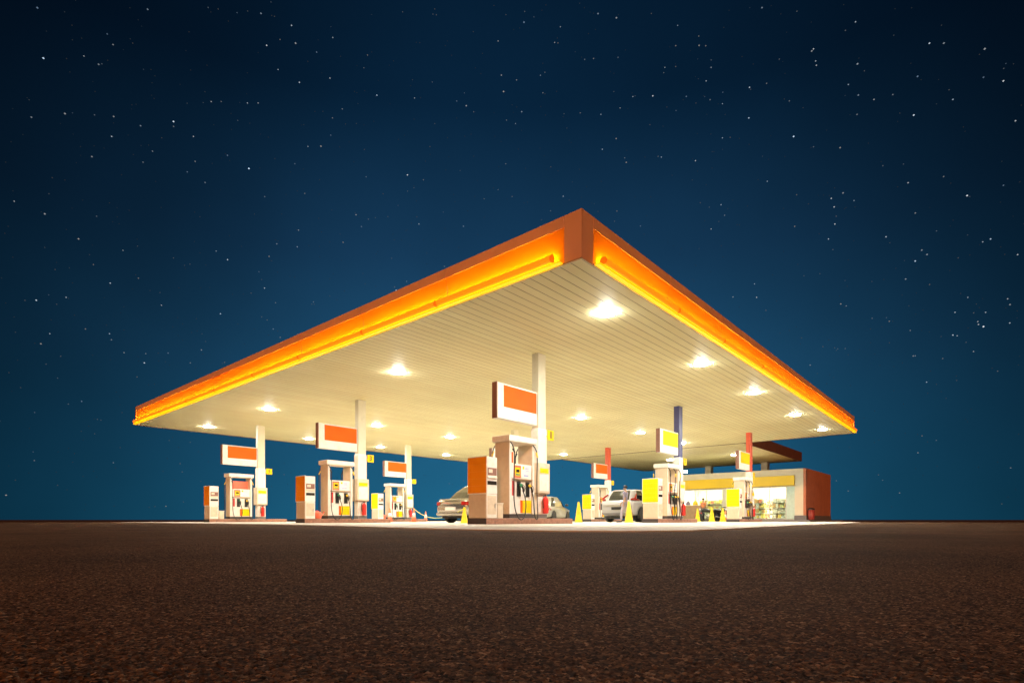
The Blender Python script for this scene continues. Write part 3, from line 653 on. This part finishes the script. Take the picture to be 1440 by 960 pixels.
for k in range(25):
    t = k / 24; p = A.lerp(B_, t); p.z -= .42 * 4 * t * (1 - t); p.z = max(p.z, .05); pts.append(p)
b = MB(); b.tube(pts, .014, 6); tag(b.build('barrier_rope', M['rope']), 'slack yellow green rope strung between two cones behind the saloon', 'rope')

# ------------------------------------------------------------------ shop
sh = empty('shop_building', LF(3.72, 32.14, .13), T, 'low flat roofed shop with lit windows and brick red side wall', 'shop')
# local: x = into the building (0..7.6), y = along the front to the left (0..10.3)
W_, D_, HB = 10.4, 7.6, 3.6 - .13
b = MB(); b.box(0, .18, 0, .53, .30, HB); b.box(0, .18, 4.95, 5.40, .30, 3.05 - .13); b.box(0, .18, 8.45, W_, .30, HB); b.box(0, .18, .53, 8.45, 3.05 - .13, HB)
b.box(0, .16, .53, 4.95, 2.40 - .13, 3.045 - .13); b.box(0, .16, 5.4, 8.45, 2.40 - .13, 3.045 - .13); b.build('front_wall', M['shopwhite'], sh, bevel=.006)
b = MB(); b.box(.002, D_, -.16, -.002, .30, HB + .0); b.build('side_wall', M['brick'], sh)
b = MB(); b.box(-.02, D_ + .02, -.19, -.0, 0, .298); b.box(-.02, .19, .002, .55, 0, .298); b.build('plinth', M['grey'], sh)
b = MB(); b.box(.18, D_, W_ - .16, W_, 0, HB); b.box(D_ - .16, D_, 0, W_ - .165, 0, HB); b.build('rear_wall', M['interior'], sh)
b = MB(); b.box(.185, D_ - .17, .0, W_ - .17, HB - .25, HB - .05); b.build('roof', M['interior'], sh)
b = MB(); b.box(.0, D_ - .17, .0, W_ - .17, .001, .02); b.build('shop_floor', M['tile'], sh)
b = MB(); b.box(-.14, -.003, .52, 8.40, 2.47 - .13, 3.15 - .13); sg = b.build('sign_fascia', M['signyellow'], sh, bevel=.01)
def window(y0, y1, mull):
    f = MB(); z0, z1 = .05, 2.27
    for a_, c_ in ((y0, y0 + .05), (y1 - .05, y1)): f.box(.06, .12, a_, c_, z0, z1)
    for m_ in mull: f.box(.06, .12, m_ - .03, m_ + .03, z0 + .05, z1 - .05)
    f.box(.06, .12, y0 + .05, y1 - .05, z1 - .05, z1); f.box(.06, .12, y0 + .05, y1 - .05, z0, z0 + .05)
    f = f.build('window_frame', M['steel'], sh)
    g_ = MB(); g_.box(.085, .093, y0 + .05, y1 - .05, z0 + .05, z1 - .05); g_.build('window_pane', M['glass'], f)
window(1.05, 4.95, [2.15, 3.4]); window(5.40, 8.45, [6.6, 7.5])
b = MB(); b.box(.04, .14, .53, 1.05, .05, 2.27); b.build('side_light', M['aqua'], sh, bevel=.005)
for y in (1.6, 4.0, 6.6, 8.9):
    for x in (1.2, 3.9): b = MB(); b.box(x, x + 1.2, y - .6, y + .6, HB - .29, HB - .252); b.build('interior_lamp', M['shoplamp'], sh)
# furniture inside the shop
def shelf(loc, ln, label, seed, two=True):
    r_ = random.Random(seed); s = empty('shop_shelf', loc, T, label, 'shelf', 'stocked shelves inside the shop')
    f = MB(); f.box(-.02, .02, -ln / 2, ln / 2, 0, 1.5)
    for z in (.08, .45, .82, 1.19): f.box(-.36, .36, -ln / 2, ln / 2, z, z + .025)
    f.build('shelf_frame', M['white'], s)
    g_ = MB()
    for z in (.106, .476, .846, 1.216):
        for sx in (-1, 1):
            y = -ln / 2 + .03
            while y < ln / 2 - .25:
                wd = r_.uniform(.08, .22); hh = r_.uniform(.14, .32); g_.box(min(sx * .05, sx * .33), max(sx * .05, sx * .33), y, y + wd, z, z + hh, r_.randrange(6)); y += wd + r_.uniform(.01, .05)
    tag(g_.build('goods', GOODS, s), kind='stuff')
shelf(LF(5.35, 33.4, .15), 1.3, 'stocked shop shelf behind the window by the right pillar', 1)
shelf(LF(7.4, 33.7, .15), 1.7, 'stocked shop shelf behind the right window, near the middle pillar', 2)
shelf(LF(10.4, 33.8, .15), 2.2, 'stocked shop shelf behind the left window', 3)
shelf(LF(6.2, 36.2, .15), 2.6, 'stocked shop shelf deeper inside the right half of shop', 4)
shelf(LF(10.6, 36.4, .15), 2.6, 'stocked shop shelf deeper inside the left half of shop', 5)
pos_ = empty('wall_poster', LF(5.6, 39.55, 1.2), T, 'pale poster board on the back wall inside the shop', 'poster')
b = MB(); b.box(-.03, 0, -.9, .9, 0, 1.3); b.build('frame', M['steel'], pos_); b = MB(); b.box(-.036, -.031, -.84, .84, .06, 1.24); b.build('sheet', M['aqua'], pos_)
# roof-top flood light
fl = empty('flood_light', LF(11.95, 32.2, 3.6), T, 'small dazzling flood light on the shop parapet', 'flood light')
b = MB(); b.tube([(0, 0, 0), (0, 0, .16)], .02, 8); b.build('bracket', M['grey'], fl)
b = MB(); b.box(-.05, .06, -.14, .14, .14, .32); hs = b.build('lamp_head', M['grey'], fl, bevel=.01)
b = MB(); b.box(-.056, -.0505, -.12, .12, .16, .30); b.build('lamp_glass', M['smalllens'], hs)
# columns behind the shop
rc = empty('shop_canopy_column', (0, 0, 0), T, 'x', 'column', 'columns behind the shop')
b = MB(); b.box(-.3, .3, -.26, .26, 0, H - .01); b.build('shaft', M['cream'], rc, bevel=.015)
b = MB(); b.box(-.34, .34, -.30, .30, 0, .3); b.build('base', M['grey'], rc)
for k, (a, lab) in enumerate([(8.6, 'pale column rising behind the shop roof, nearer the brown fascia end'), (13.4, 'pale column rising behind the shop roof, left of the flood light side'), (18.2, 'pale column of the shop canopy hidden behind navy column pump')]):
    place(rc, k == 0, LF(a, 40.6, 0), T, lab)
# litter bin
bn = empty('litter_bin', LF(3.28, 32.35, .13), T, 'red cylindrical litter bin with dark lid by the brick wall', 'bin')
b = MB(); b.lathe([(.17, 0), (.20, .03), (.21, .66)], 22); b.build('bin_body', M['binred'], bn)
b = MB(); b.lathe([(.215, .661), (.225, .70), (.20, .76), (.08, .80), (.0, .805)], 22); b.build('lid', M['blackgloss'], bn)
# brown cabinet with bags on top
bc = empty('brown_cabinet', LF(11.0, 31.3, .13), T, 'plain brown cabinet in front of the left shop window', 'cabinet')
b = MB(); b.box(-.3, .2, -.75, .75, .05, 1.05); b.build('cabinet_body', M['tan'], bc, bevel=.01)
b = MB(); b.box(-.33, .23, -.78, .78, 1.052, 1.09); b.build('top', M['beige'], bc, bevel=.006); b = MB(); b.box(-.27, .17, -.72, .72, 0, .049); b.build('base', M['dark'], bc)
for k, (dy, m, lab) in enumerate([(.35, 'lilac', 'lilac bag lying on the brown cabinet'), (-.2, 'coneyellow', 'yellow bag standing on the brown cabinet')]):
    q = MB(); q.lathe([(.16, 0), (.19, .08), (.17, .2), (.09, .28), (.04, .31), (.06, .35)], 14); q.xform(lambda v: Vector((v.x * .7, v.y, v.z)))
    o = q.build('bag', M[m]); o.location = LF(11.0 + dy, 31.25, 1.222); o.rotation_euler = (0, 0, T); tag(o, lab, 'bag')

# ------------------------------------------------------------------ cars
def superell(cx, hx, hy, z, n=40, p=5.0):
    out = []
    for i in range(n):
        t = 2 * math.pi * i / n; c, s = math.cos(t), math.sin(t)
        out.append((cx + hx * math.copysign(abs(c) ** (2 / p), c), hy * math.copysign(abs(s) ** (2 / p), s), z))
    return out
def car(name, loc, rz, label, paint, L_, W, Hh, belt, cab, kind):
    c = empty(name, loc, rz, label, 'car'); hw = W / 2
    # body loft: stations (x fraction, top z, half width factor, bottom z)
    if kind == 'saloon': st = [(0, .66, .78, .42), (.012, .80, .88, .34), (.04, .90, .95, .26), (.15, .94, 1, .22), (.30, .94, 1, .20), (.66, .92, 1, .20), (.72, .90, .99, .20), (.9, .78, .95, .22), (.975, .68, .86, .26), (1, .58, .72, .36)]
    elif kind == 'hatch': st = [(0, .70, .80, .42), (.012, .86, .90, .34), (.04, .92, .96, .27), (.2, .93, 1, .22), (.6, .91, 1, .20), (.70, .90, .99, .20), (.88, .80, .95, .22), (.97, .68, .84, .26), (1, .56, .70, .36)]
    else: st = [(0, .80, .82, .46), (.012, .98, .90, .38), (.04, 1.04, .96, .30), (.2, 1.03, 1, .26), (.6, 1.0, 1, .25), (.70, .99, .99, .25), (.88, .92, .96, .27), (.97, .80, .86, .32), (1, .66, .74, .42)]
    mb = MB(); rings = []
    for fx, zt, wf, zb in st:
        w_ = hw * wf; x = -L_ / 2 + fx * L_
        half = [(w_ * .80, zb), (w_ * .96, zb + .06), (w_ * .985, zb + (zt - zb) * .35), (w_, zb + (zt - zb) * .6), (w_ * .985, zb + (zt - zb) * .80), (w_ * .94, zt - .035), (w_ * .84, zt)]
        rings.append([(x, y, z) for y, z in half] + [(x, -y, z) for y, z in half[::-1]])
    n = len(rings[0]); vs = [p for r_ in rings for p in r_]; fs = [tuple(range(n)), tuple((len(rings) - 1) * n + k for k in range(n))[::-1]]
    for i in range(len(rings) - 1):
        for k in range(n): fs.append((i * n + k, i * n + (k + 1) % n, (i + 1) * n + (k + 1) % n, (i + 1) * n + k))
    mb.add(vs, fs, 0, True); body = mb.build('body', paint, c)
    wr = .32 if kind != 'suv' else .355
    xr, xf = -L_ / 2 + .175 * L_, L_ / 2 - .19 * L_
    cut = MB()
    for x in (xr, xf):
        for s in (-1, 1): cut.lathe([(wr + .055, s * (hw + .1)), (wr + .055, s * (hw - .27))], 28, (x, 0, wr), 'y')
    cutter = cut.build('cutter', paint, None); cutter.parent = c
    md = body.modifiers.new('arches', 'BOOLEAN'); md.operation = 'DIFFERENCE'; md.object = cutter; md.solver = 'EXACT'
    bpy.context.view_layer.update()
    me = bpy.data.meshes.new_from_object(body.evaluated_get(bpy.context.evaluated_depsgraph_get()))
    body.modifiers.clear(); body.data = me; bpy.data.objects.remove(cutter)
    # cabin
    (bx0, bx1), (rx0, rx1) = cab
    lv = [(bx0, bx1, hw * .93, belt - .03), (bx0 + (rx0 - bx0) * .45, bx1 + (rx1 - bx1) * .45, hw * .87, belt + (Hh - belt) * .45), (rx0, rx1, hw * .76, Hh - .07), (rx0 + .10, rx1 - .10, hw * .66, Hh - .015), (rx0 + .4, rx1 - .4, hw * .35, Hh)]
    rg = [superell((a + b_) / 2, (b_ - a) / 2, hy, z) for a, b_, hy, z in lv]; n = 40
    gm, rm = {}, MB()
    for i in range(4):
        for k in range(n):
            ang = (k + .5) * 360 / n; q = [rg[i][k], rg[i][(k + 1) % n], rg[i + 1][(k + 1) % n], rg[i + 1][k]]
            corner = min(abs(ang - t) for t in (45, 135, 225, 315)) < 9
            if kind != 'saloon': corner = corner or (135 < ang < 160) or (200 < ang < 225)
            bp = min(abs(ang - 90), abs(ang - 270)) < 5
            sec = 'windshield' if ang < 45 or ang > 315 else 'rear_window' if 135 < ang < 225 else 'side_window %d' % (ang // 90)
            (rm if (i >= 2 or corner or bp) else gm.setdefault(sec, MB())).add(q, [(0, 1, 2, 3)], 0, True)
    rm.add(rg[4], [tuple(range(n))], 0, True)
    rm.build('roof', paint, c); 
    for sec, g_ in gm.items(): g_.build(sec.split()[0], M['carglass'], c)
    # wheels
    for x in (xr, xf):
        for s in (-1, 1):
            y = s * (hw - .10)
            t = MB(); t.lathe([(wr - .10, -.10), (wr - .03, -.105), (wr, -.075), (wr, .075), (wr - .03, .105), (wr - .10, .10)], 28, (x, y, wr), 'y'); t = t.build('wheel', M['black'], c)
            r_ = MB(); r_.lathe([(wr - .10, .07), (wr - .10, .095), (wr - .13, .09)] if s > 0 else [(wr - .10, -.07), (wr - .10, -.095), (wr - .13, -.09)], 24, (x, y, wr), 'y')
            r_.lathe([(.0, s * .085), (.06, s * .085), (.06, s * .06)], 12, (x, y, wr), 'y')
            for k in range(5):
                a = 2 * math.pi * k / 5 + .3; d = Vector((math.cos(a), 0, math.sin(a))); e_ = Vector((-d.z, 0, d.x)); o_ = Vector((x, y + s * .08, wr))
                p = [o_ + d * .04 + e_ * .035, o_ + d * .04 - e_ * .035, o_ + d * (wr - .11) - e_ * .025, o_ + d * (wr - .11) + e_ * .025]
                p2_ = [v + Vector((0, -s * .03, 0)) for v in p]; r_.add(p + p2_, [(0, 1, 2, 3), (4, 5, 6, 7), (0, 1, 5, 4), (1, 2, 6, 5), (2, 3, 7, 6), (3, 0, 4, 7)])
            r_.build('rim', M['steel'], t)
    xb = -L_ / 2
    # rear details
    for s in (-1, 1):
        q = MB()
        if kind == 'suv':
            q.tube([(xb + .50, s * hw * .80, Hh - .22), (xb + .24, s * hw * .90, belt + .13), (xb + .16, s * hw * .93, belt + .06)], [.03, .05, .06], 8, smooth_path=1); q.tube([(xb + .10, s * hw * .72, belt + .03), (xb + .16, s * hw * .92, belt + .04), (xb + .48, s * hw * .99, belt + .0)], [.045, .06, .02], 8, smooth_path=1)
        else:
            z0 = .66; q.add([(xb - .006, s * hw * .66, z0), (xb + .02, s * hw * .86, z0), (xb + .14, s * hw * .965, z0), (xb + .0, s * hw * .66, z0 + .13), (xb + .03, s * hw * .88, z0 + .13), (xb + .15, s * hw * .955, z0 + .13), (xb + .2, s * hw * .6, z0 + .08)],
                                   [(0, 1, 4, 3), (1, 2, 5, 4), (0, 3, 6), (2, 6, 5), (3, 4, 5, 6), (0, 6, 2, 1)])
        q.build('tail_lamp', M['taillamp'], c)
        q = MB(); xf_ = L_ / 2; z0 = .60 if kind != 'suv' else .74
        q.add([(xf_ - .06, s * hw * .45, z0), (xf_ - .10, s * hw * .80, z0), (xf_ - .30, s * hw * .93, z0 + .04), (xf_ - .12, s * hw * .45, z0 + .12), (xf_ - .16, s * hw * .82, z0 + .14), (xf_ - .36, s * hw * .92, z0 + .15), (xf_ - .4, s * hw * .5, z0 + .05)],
              [(0, 1, 4, 3), (1, 2, 5, 4), (0, 3, 6), (2, 6, 5), (3, 4, 5, 6), (0, 6, 2, 1)]); q.build('headlamp', M['headlamp'], c)
        q = MB(); mx_ = bx1 - .45; q.frustum(mx_, s * (hw + .07), .10, .20, belt + .03, .08, .17, belt + .16); q.build('mirror', M['blackgloss'], c, bevel=.02)
        q = MB(); q.box(-.15, .03, min(s * (hw + .002), s * (hw + .014)), max(s * (hw + .002), s * (hw + .014)), belt - .16, belt - .13); q.build('door_handle', M['steel'], c)
    q = MB(); q.box(xb - .012, xb + .10, -.28, .28, .58 if kind == 'suv' else .47, .71 if kind == 'suv' else .59); q.build('number_plate', M['blackgloss'] if kind == 'suv' else M['conewhite'], c)
    zb = .42 if kind == 'suv' else .34
    q = MB(); q.frustum(xb + .10, 0, .26, W * .80, zb - .08, .30, W * .86, zb + .04); q.build('bumper', M['grey'] if kind == 'suv' else paint, c, bevel=.03)
    if kind == 'suv':
        q = MB(); q.box(xb - .006, xb + .1, -hw * .78, hw * .78, .72, .80); q.build('trim_strip', M['steel'], c)
    else:
        q = MB(); q.box(xb + .004, xb + .1, -hw * .5, hw * .5, .86, .88); q.build('boot_trim', M['steel'], c)
    q = MB(); q.box(-L_ / 2 + .25, L_ / 2 - .25, -hw * .8, hw * .8, .17, .30); q.build('underbody', M['black'], c)
    return c
car('silver_saloon', LF(9.42, 7.55, .014), T, 'silver saloon car parked behind the nearest kiosk, tail towards the left', M['silver'], 4.4, 1.8, 1.47, .94, ((-1.75, 1.05), (-1.0, .35)), 'saloon')
car('white_crossover', LF(7.3, 16.0, .014), T, 'white crossover car with dark rear window beside yellow kiosk', M['suvwhite'], 4.4, 1.86, 1.54, 1.02, ((-2.08, 1.25), (-1.75, .35)), 'suv')
car('silver_hatchback', (2.24, 33.5, .014), R(66.4), 'grey silver hatchback seen right of the nearest column, behind its fire extinguisher', M['gunsilver'], 4.0, 1.7, 1.50, .92, ((-1.9, 1.15), (-1.35, .2)), 'hatch')

# ------------------------------------------------------------------ motorcycles
def motorbike():
    m = empty('motorcycle', (0, 0, 0), 0, 'x', 'motorcycle', 'dark motorcycles parked by the shop')
    for x in (-.62, .64):
        t = MB(); prof = [(.22, -.04), (.28, -.045), (.30, 0), (.28, .045), (.22, .04)]; t.lathe(prof, 24, (x, 0, .30), 'y'); t = t.build('wheel', M['black'], m)
        r_ = MB()
        for k in range(6):
            a = math.pi * k / 6; r_.tube([(x - .22 * math.cos(a), 0, .30 - .22 * math.sin(a)), (x + .22 * math.cos(a), 0, .30 + .22 * math.sin(a))], .012, 6)
        r_.lathe([(.05, -.05), (.05, .05)], 12, (x, 0, .3), 'y'); r_.build('rim', M['steel'], t)
    q = MB(); q.tube([(-.62, .08, .30), (-.25, .1, .35), (.15, .1, .32), (.30, .05, .62), (.46, .0, .86)], .022, 8, smooth_path=1); q.tube([(-.62, -.08, .30), (-.25, -.1, .35), (.15, -.1, .32), (.30, -.05, .62), (.46, 0, .86)], .022, 8, smooth_path=1)
    q.tube([(.64, .07, .30), (.50, .07, .84)], .022, 8); q.tube([(.64, -.07, .30), (.50, -.07, .84)], .022, 8); q.build('frame', M['grey'], m)
    q = MB(); q.lathe([(.0, -.16), (.10, -.14), (.14, 0), (.10, .14), (0, .16)], 14, (.02, 0, .38), 'y'); q.build('engine', M['steel'], m)
    q = MB(); q.tube([(-.05, 0, .72), (.12, 0, .78), (.32, 0, .80), (.44, 0, .74)], [.08, .14, .14, .07], 12, smooth_path=1); q.build('fuel_tank', M['blackgloss'], m)
    q = MB(); q.tube([(-.78, 0, .80), (-.55, 0, .76), (-.25, 0, .72), (-.02, 0, .73)], [.06, .11, .12, .08], 12, smooth_path=1); q.build('seat', M['black'], m)
    q = MB(); q.tube([(.40, .36, .98), (.48, .22, 1.02), (.48, 0, .95), (.48, -.22, 1.02), (.40, -.36, .98)], .018, 8, smooth_path=1); q.build('handlebar', M['blackgloss'], m)
    q = MB(); q.lathe([(0, -.02), (.07, .0), (.09, .10), (.085, .11), (0, .115)], 16, (.52, 0, .86), 'x'); q.build('headlamp', M['headlamp'], m)
    q = MB(); q.tube([(.92, 0, .42), (.80, 0, .60), (.64, 0, .645), (.45, 0, .58)], .05, 8, smooth_path=1); q.build('mudguard', M['red'], m)
    q = MB(); q.tube([(-.80, 0, .52), (-.72, 0, .60), (-.5, 0, .62)], .055, 8, smooth_path=1); q.build('mudguard', M['blackgloss'], m)
    q = MB(); q.tube([(.05, -.13, .3), (-.3, -.15, .27), (-.75, -.16, .36)], [.02, .03, .045], 10); q.build('exhaust', M['steel'], m)
    return m
mo = motorbike()
place(mo, True, LF(9.4, 30.2, .014), R(155), 'dark motorcycle parked right of the brown cabinet'); place(mo, False, LF(8.6, 30.5, .014), R(28), 'dark motorcycle parked behind the two yellow cones')
place(mo, False, LF(7.95, 30.4, .014), T + R(175), 'dark motorcycle parked closest to the right hand yellow kiosk')

# ------------------------------------------------------------------ people
def skin_mesh(name, verts, edges, m, parent, root=0, sub=1):
    me = bpy.data.meshes.new(name); me.from_pydata([v[:3] for v in verts], edges, []); o = bpy.data.objects.new(name, me); COL.objects.link(o)
    md = o.modifiers.new('skin', 'SKIN'); 
    for i, v in enumerate(verts): me.skin_vertices[0].data[i].radius = (v[3], v[4] if len(v) > 4 else v[3])
    me.skin_vertices[0].data[root].use_root = True
    s = o.modifiers.new('sub', 'SUBSURF'); s.levels = sub; s.render_levels = sub
    bpy.context.view_layer.update()
    me2 = bpy.data.meshes.new_from_object(o.evaluated_get(bpy.context.evaluated_depsgraph_get())); me2.name = name
    bpy.data.objects.remove(o); me2.materials.clear(); me2.materials.append(m); me2.polygons.foreach_set('use_smooth', [True] * len(me2.polygons))
    ob = bpy.data.objects.new(name, me2); COL.objects.link(ob); ob.parent = parent; return ob
def person(loc, rz, label, h, shirt, trouser, stride=.22, swing=.2):
    p = empty('person', loc, rz, label, 'person'); k = h / 1.7
    # +x is forward.  pelvis 0
    J = dict(pel=(0, 0, .92), wai=(.01, 0, 1.08), che=(.01, 0, 1.30), nk=(.0, 0, 1.47), hd0=(.02, 0, 1.54), hd1=(.02, 0, 1.64),
             hl=(0, .09, .88), kl=(stride * .7, .09, .50), al=(stride * .8, .09, .08), tl=(stride * .8 + .17, .09, .03), hr=(0, -.09, .88), kr=(-stride * .1, -.09, .48), ar=(-stride * 1.1, -.09, .11), tr=(-stride * 1.1 + .16, -.09, .03),
             sl=(0, .18, 1.40), el=(-swing * .5, .22, 1.14), wl=(-swing * .4 + .08, .22, .90), sr=(0, -.18, 1.40), er=(swing * .3, -.22, 1.14), wr=(swing + .12, -.21, .92))
    S_ = lambda n, r1, r2=None: (J[n][0] * k, J[n][1] * k, J[n][2] * k, r1 * k, (r2 or r1) * k)
    V = [S_('pel', .12, .10), S_('wai', .11, .09), S_('che', .14, .10), S_('nk', .05), S_('hd0', .07, .075), S_('hd1', .085, .07), S_('hl', .085), S_('kl', .055), S_('al', .038), S_('tl', .035, .03), S_('hr', .085), S_('kr', .055), S_('ar', .038), S_('tr', .035, .03),
         S_('sl', .05), S_('el', .038), S_('wl', .026), S_('sr', .05), S_('er', .038), S_('wr', .026)]
    E_ = [(0, 1), (1, 2), (2, 3), (3, 4), (4, 5), (0, 6), (6, 7), (7, 8), (8, 9), (0, 10), (10, 11), (11, 12), (12, 13), (2, 14), (14, 15), (15, 16), (2, 17), (17, 18), (18, 19)]
    # hands: palm and five fingers, rooted in the wrists
    for wi, s in ((16, 1), (19, -1)):
        wx, wy, wz = V[wi][:3]; V.append((wx + .015 * k, wy, wz - .07 * k, .032 * k, .014 * k)); pi = len(V) - 1; E_.append((wi, pi))
        for f_, (dx, ln) in enumerate(((-.028, .06), (-.010, .075), (.010, .08), (.028, .07))):
            V.append((wx + (.015 + dx) * k, wy - s * .006, wz - (.09 + ln * .5) * k, .009 * k)); E_.append((pi, len(V) - 1)); V.append((wx + (.02 + dx) * k, wy - s * .02 * k, wz - (.09 + ln) * k, .007 * k)); E_.append((len(V) - 2, len(V) - 1))
        V.append((wx + .055 * k, wy - s * .01, wz - .075 * k, .01 * k)); E_.append((pi, len(V) - 1))
    skin_mesh('body', V, E_, M['skin'], p)
    sv = [S_('pel', .135, .115), S_('wai', .128, .11), S_('che', .158, .118), (0, 0, 1.43 * k, .075 * k), S_('sl', .066), (J['el'][0] * k, J['el'][1] * k, J['el'][2] * k, .05 * k), S_('sr', .066), (J['er'][0] * k, J['er'][1] * k, J['er'][2] * k, .05 * k)]
    skin_mesh('shirt', sv, [(0, 1), (1, 2), (2, 3), (2, 4), (4, 5), (2, 6), (6, 7)], shirt, p)
    tv = [(0, 0, .95 * k, .128 * k, .108 * k), S_('hl', .10), S_('kl', .07), (J['al'][0] * k, J['al'][1] * k, (J['al'][2] + .03) * k, .055 * k), S_('hr', .10), S_('kr', .07), (J['ar'][0] * k, J['ar'][1] * k, (J['ar'][2] + .03) * k, .055 * k)]
    skin_mesh('trousers', tv, [(0, 1), (1, 2), (2, 3), (0, 4), (4, 5), (5, 6)], trouser, p)
    q = MB(); n = 16
    prof = []
    for i in range(8):
        t = math.pi / 2 * i / 7; prof.append((.103 * math.cos(t), .10 * math.sin(t)))
    q.lathe(prof, n, (0, 0, 0)); q.xform(lambda v: Vector(((v.x * 1.05 - .012 + .02), v.y * .9, v.z + 1.635 + (v.x * .35 if v.z < .05 else 0))) * k); q.build('hair', M['hair'], p)
    for s in (-1, 1):
        q = MB(); c_ = Vector((J['tl' if s > 0 else 'tr'][0] - .07, s * .09, 0)); q.tube([c_ + Vector((-.12, 0, .045)), c_ + Vector((0, 0, .045)), c_ + Vector((.13, 0, .035))], [.045, .05, .04], 10); q.xform(lambda v: v * k); q.build('shoe', M['darktrouser'], p)
        q = MB(); q.lathe([(0, -.006), (.012, 0), (0, .006)], 8, (.02, s * .09, 1.585), 'y'); q.xform(lambda v: v * k); q.build('ear', M['skin'], p)
    q = MB(); q.frustum(.108, 0, .03, .03, 1.565, .012, .018, 1.605); q.xform(lambda v: v * k); q.build('nose', M['skin'], p)
    q = MB()
    for s in (-1, 1): q.lathe([(0, 0), (.012, .004), (0, .01)], 8, (.098, s * .032, 1.61), 'x')
    q.xform(lambda v: v * k); q.build('eyes', M['hair'], p)
    return p
person(LF(6.45, 13.1, .014), T + R(95), 'person in lilac grey top walking behind the white crossover', 1.62, M['lilac'], M['paletrouser'])
person(LF(10.0, 30.75, .014), T + R(150), 'person in orange shirt standing by motorcycles outside the shop', 1.66, M['orangeshirt'], M['darktrouser'], .06, .05)

# ------------------------------------------------------------------ render settings
SC.render.engine = 'CYCLES'
SC.view_settings.view_transform = 'Standard'; SC.view_settings.look = 'None'; SC.view_settings.exposure = 0; SC.view_settings.gamma = 1
cy = SC.cycles; cy.use_denoising = True; cy.denoising_input_passes = 'RGB_ALBEDO_NORMAL'; cy.max_bounces = 8; cy.diffuse_bounces = 5; cy.glossy_bounces = 3; cy.transmission_bounces = 4; cy.transparent_max_bounces = 6
cy.caustics_reflective = False; cy.caustics_refractive = False; cy.sample_clamp_indirect = 6.0; cy.use_light_tree = True
cy.filter_width = 1.5
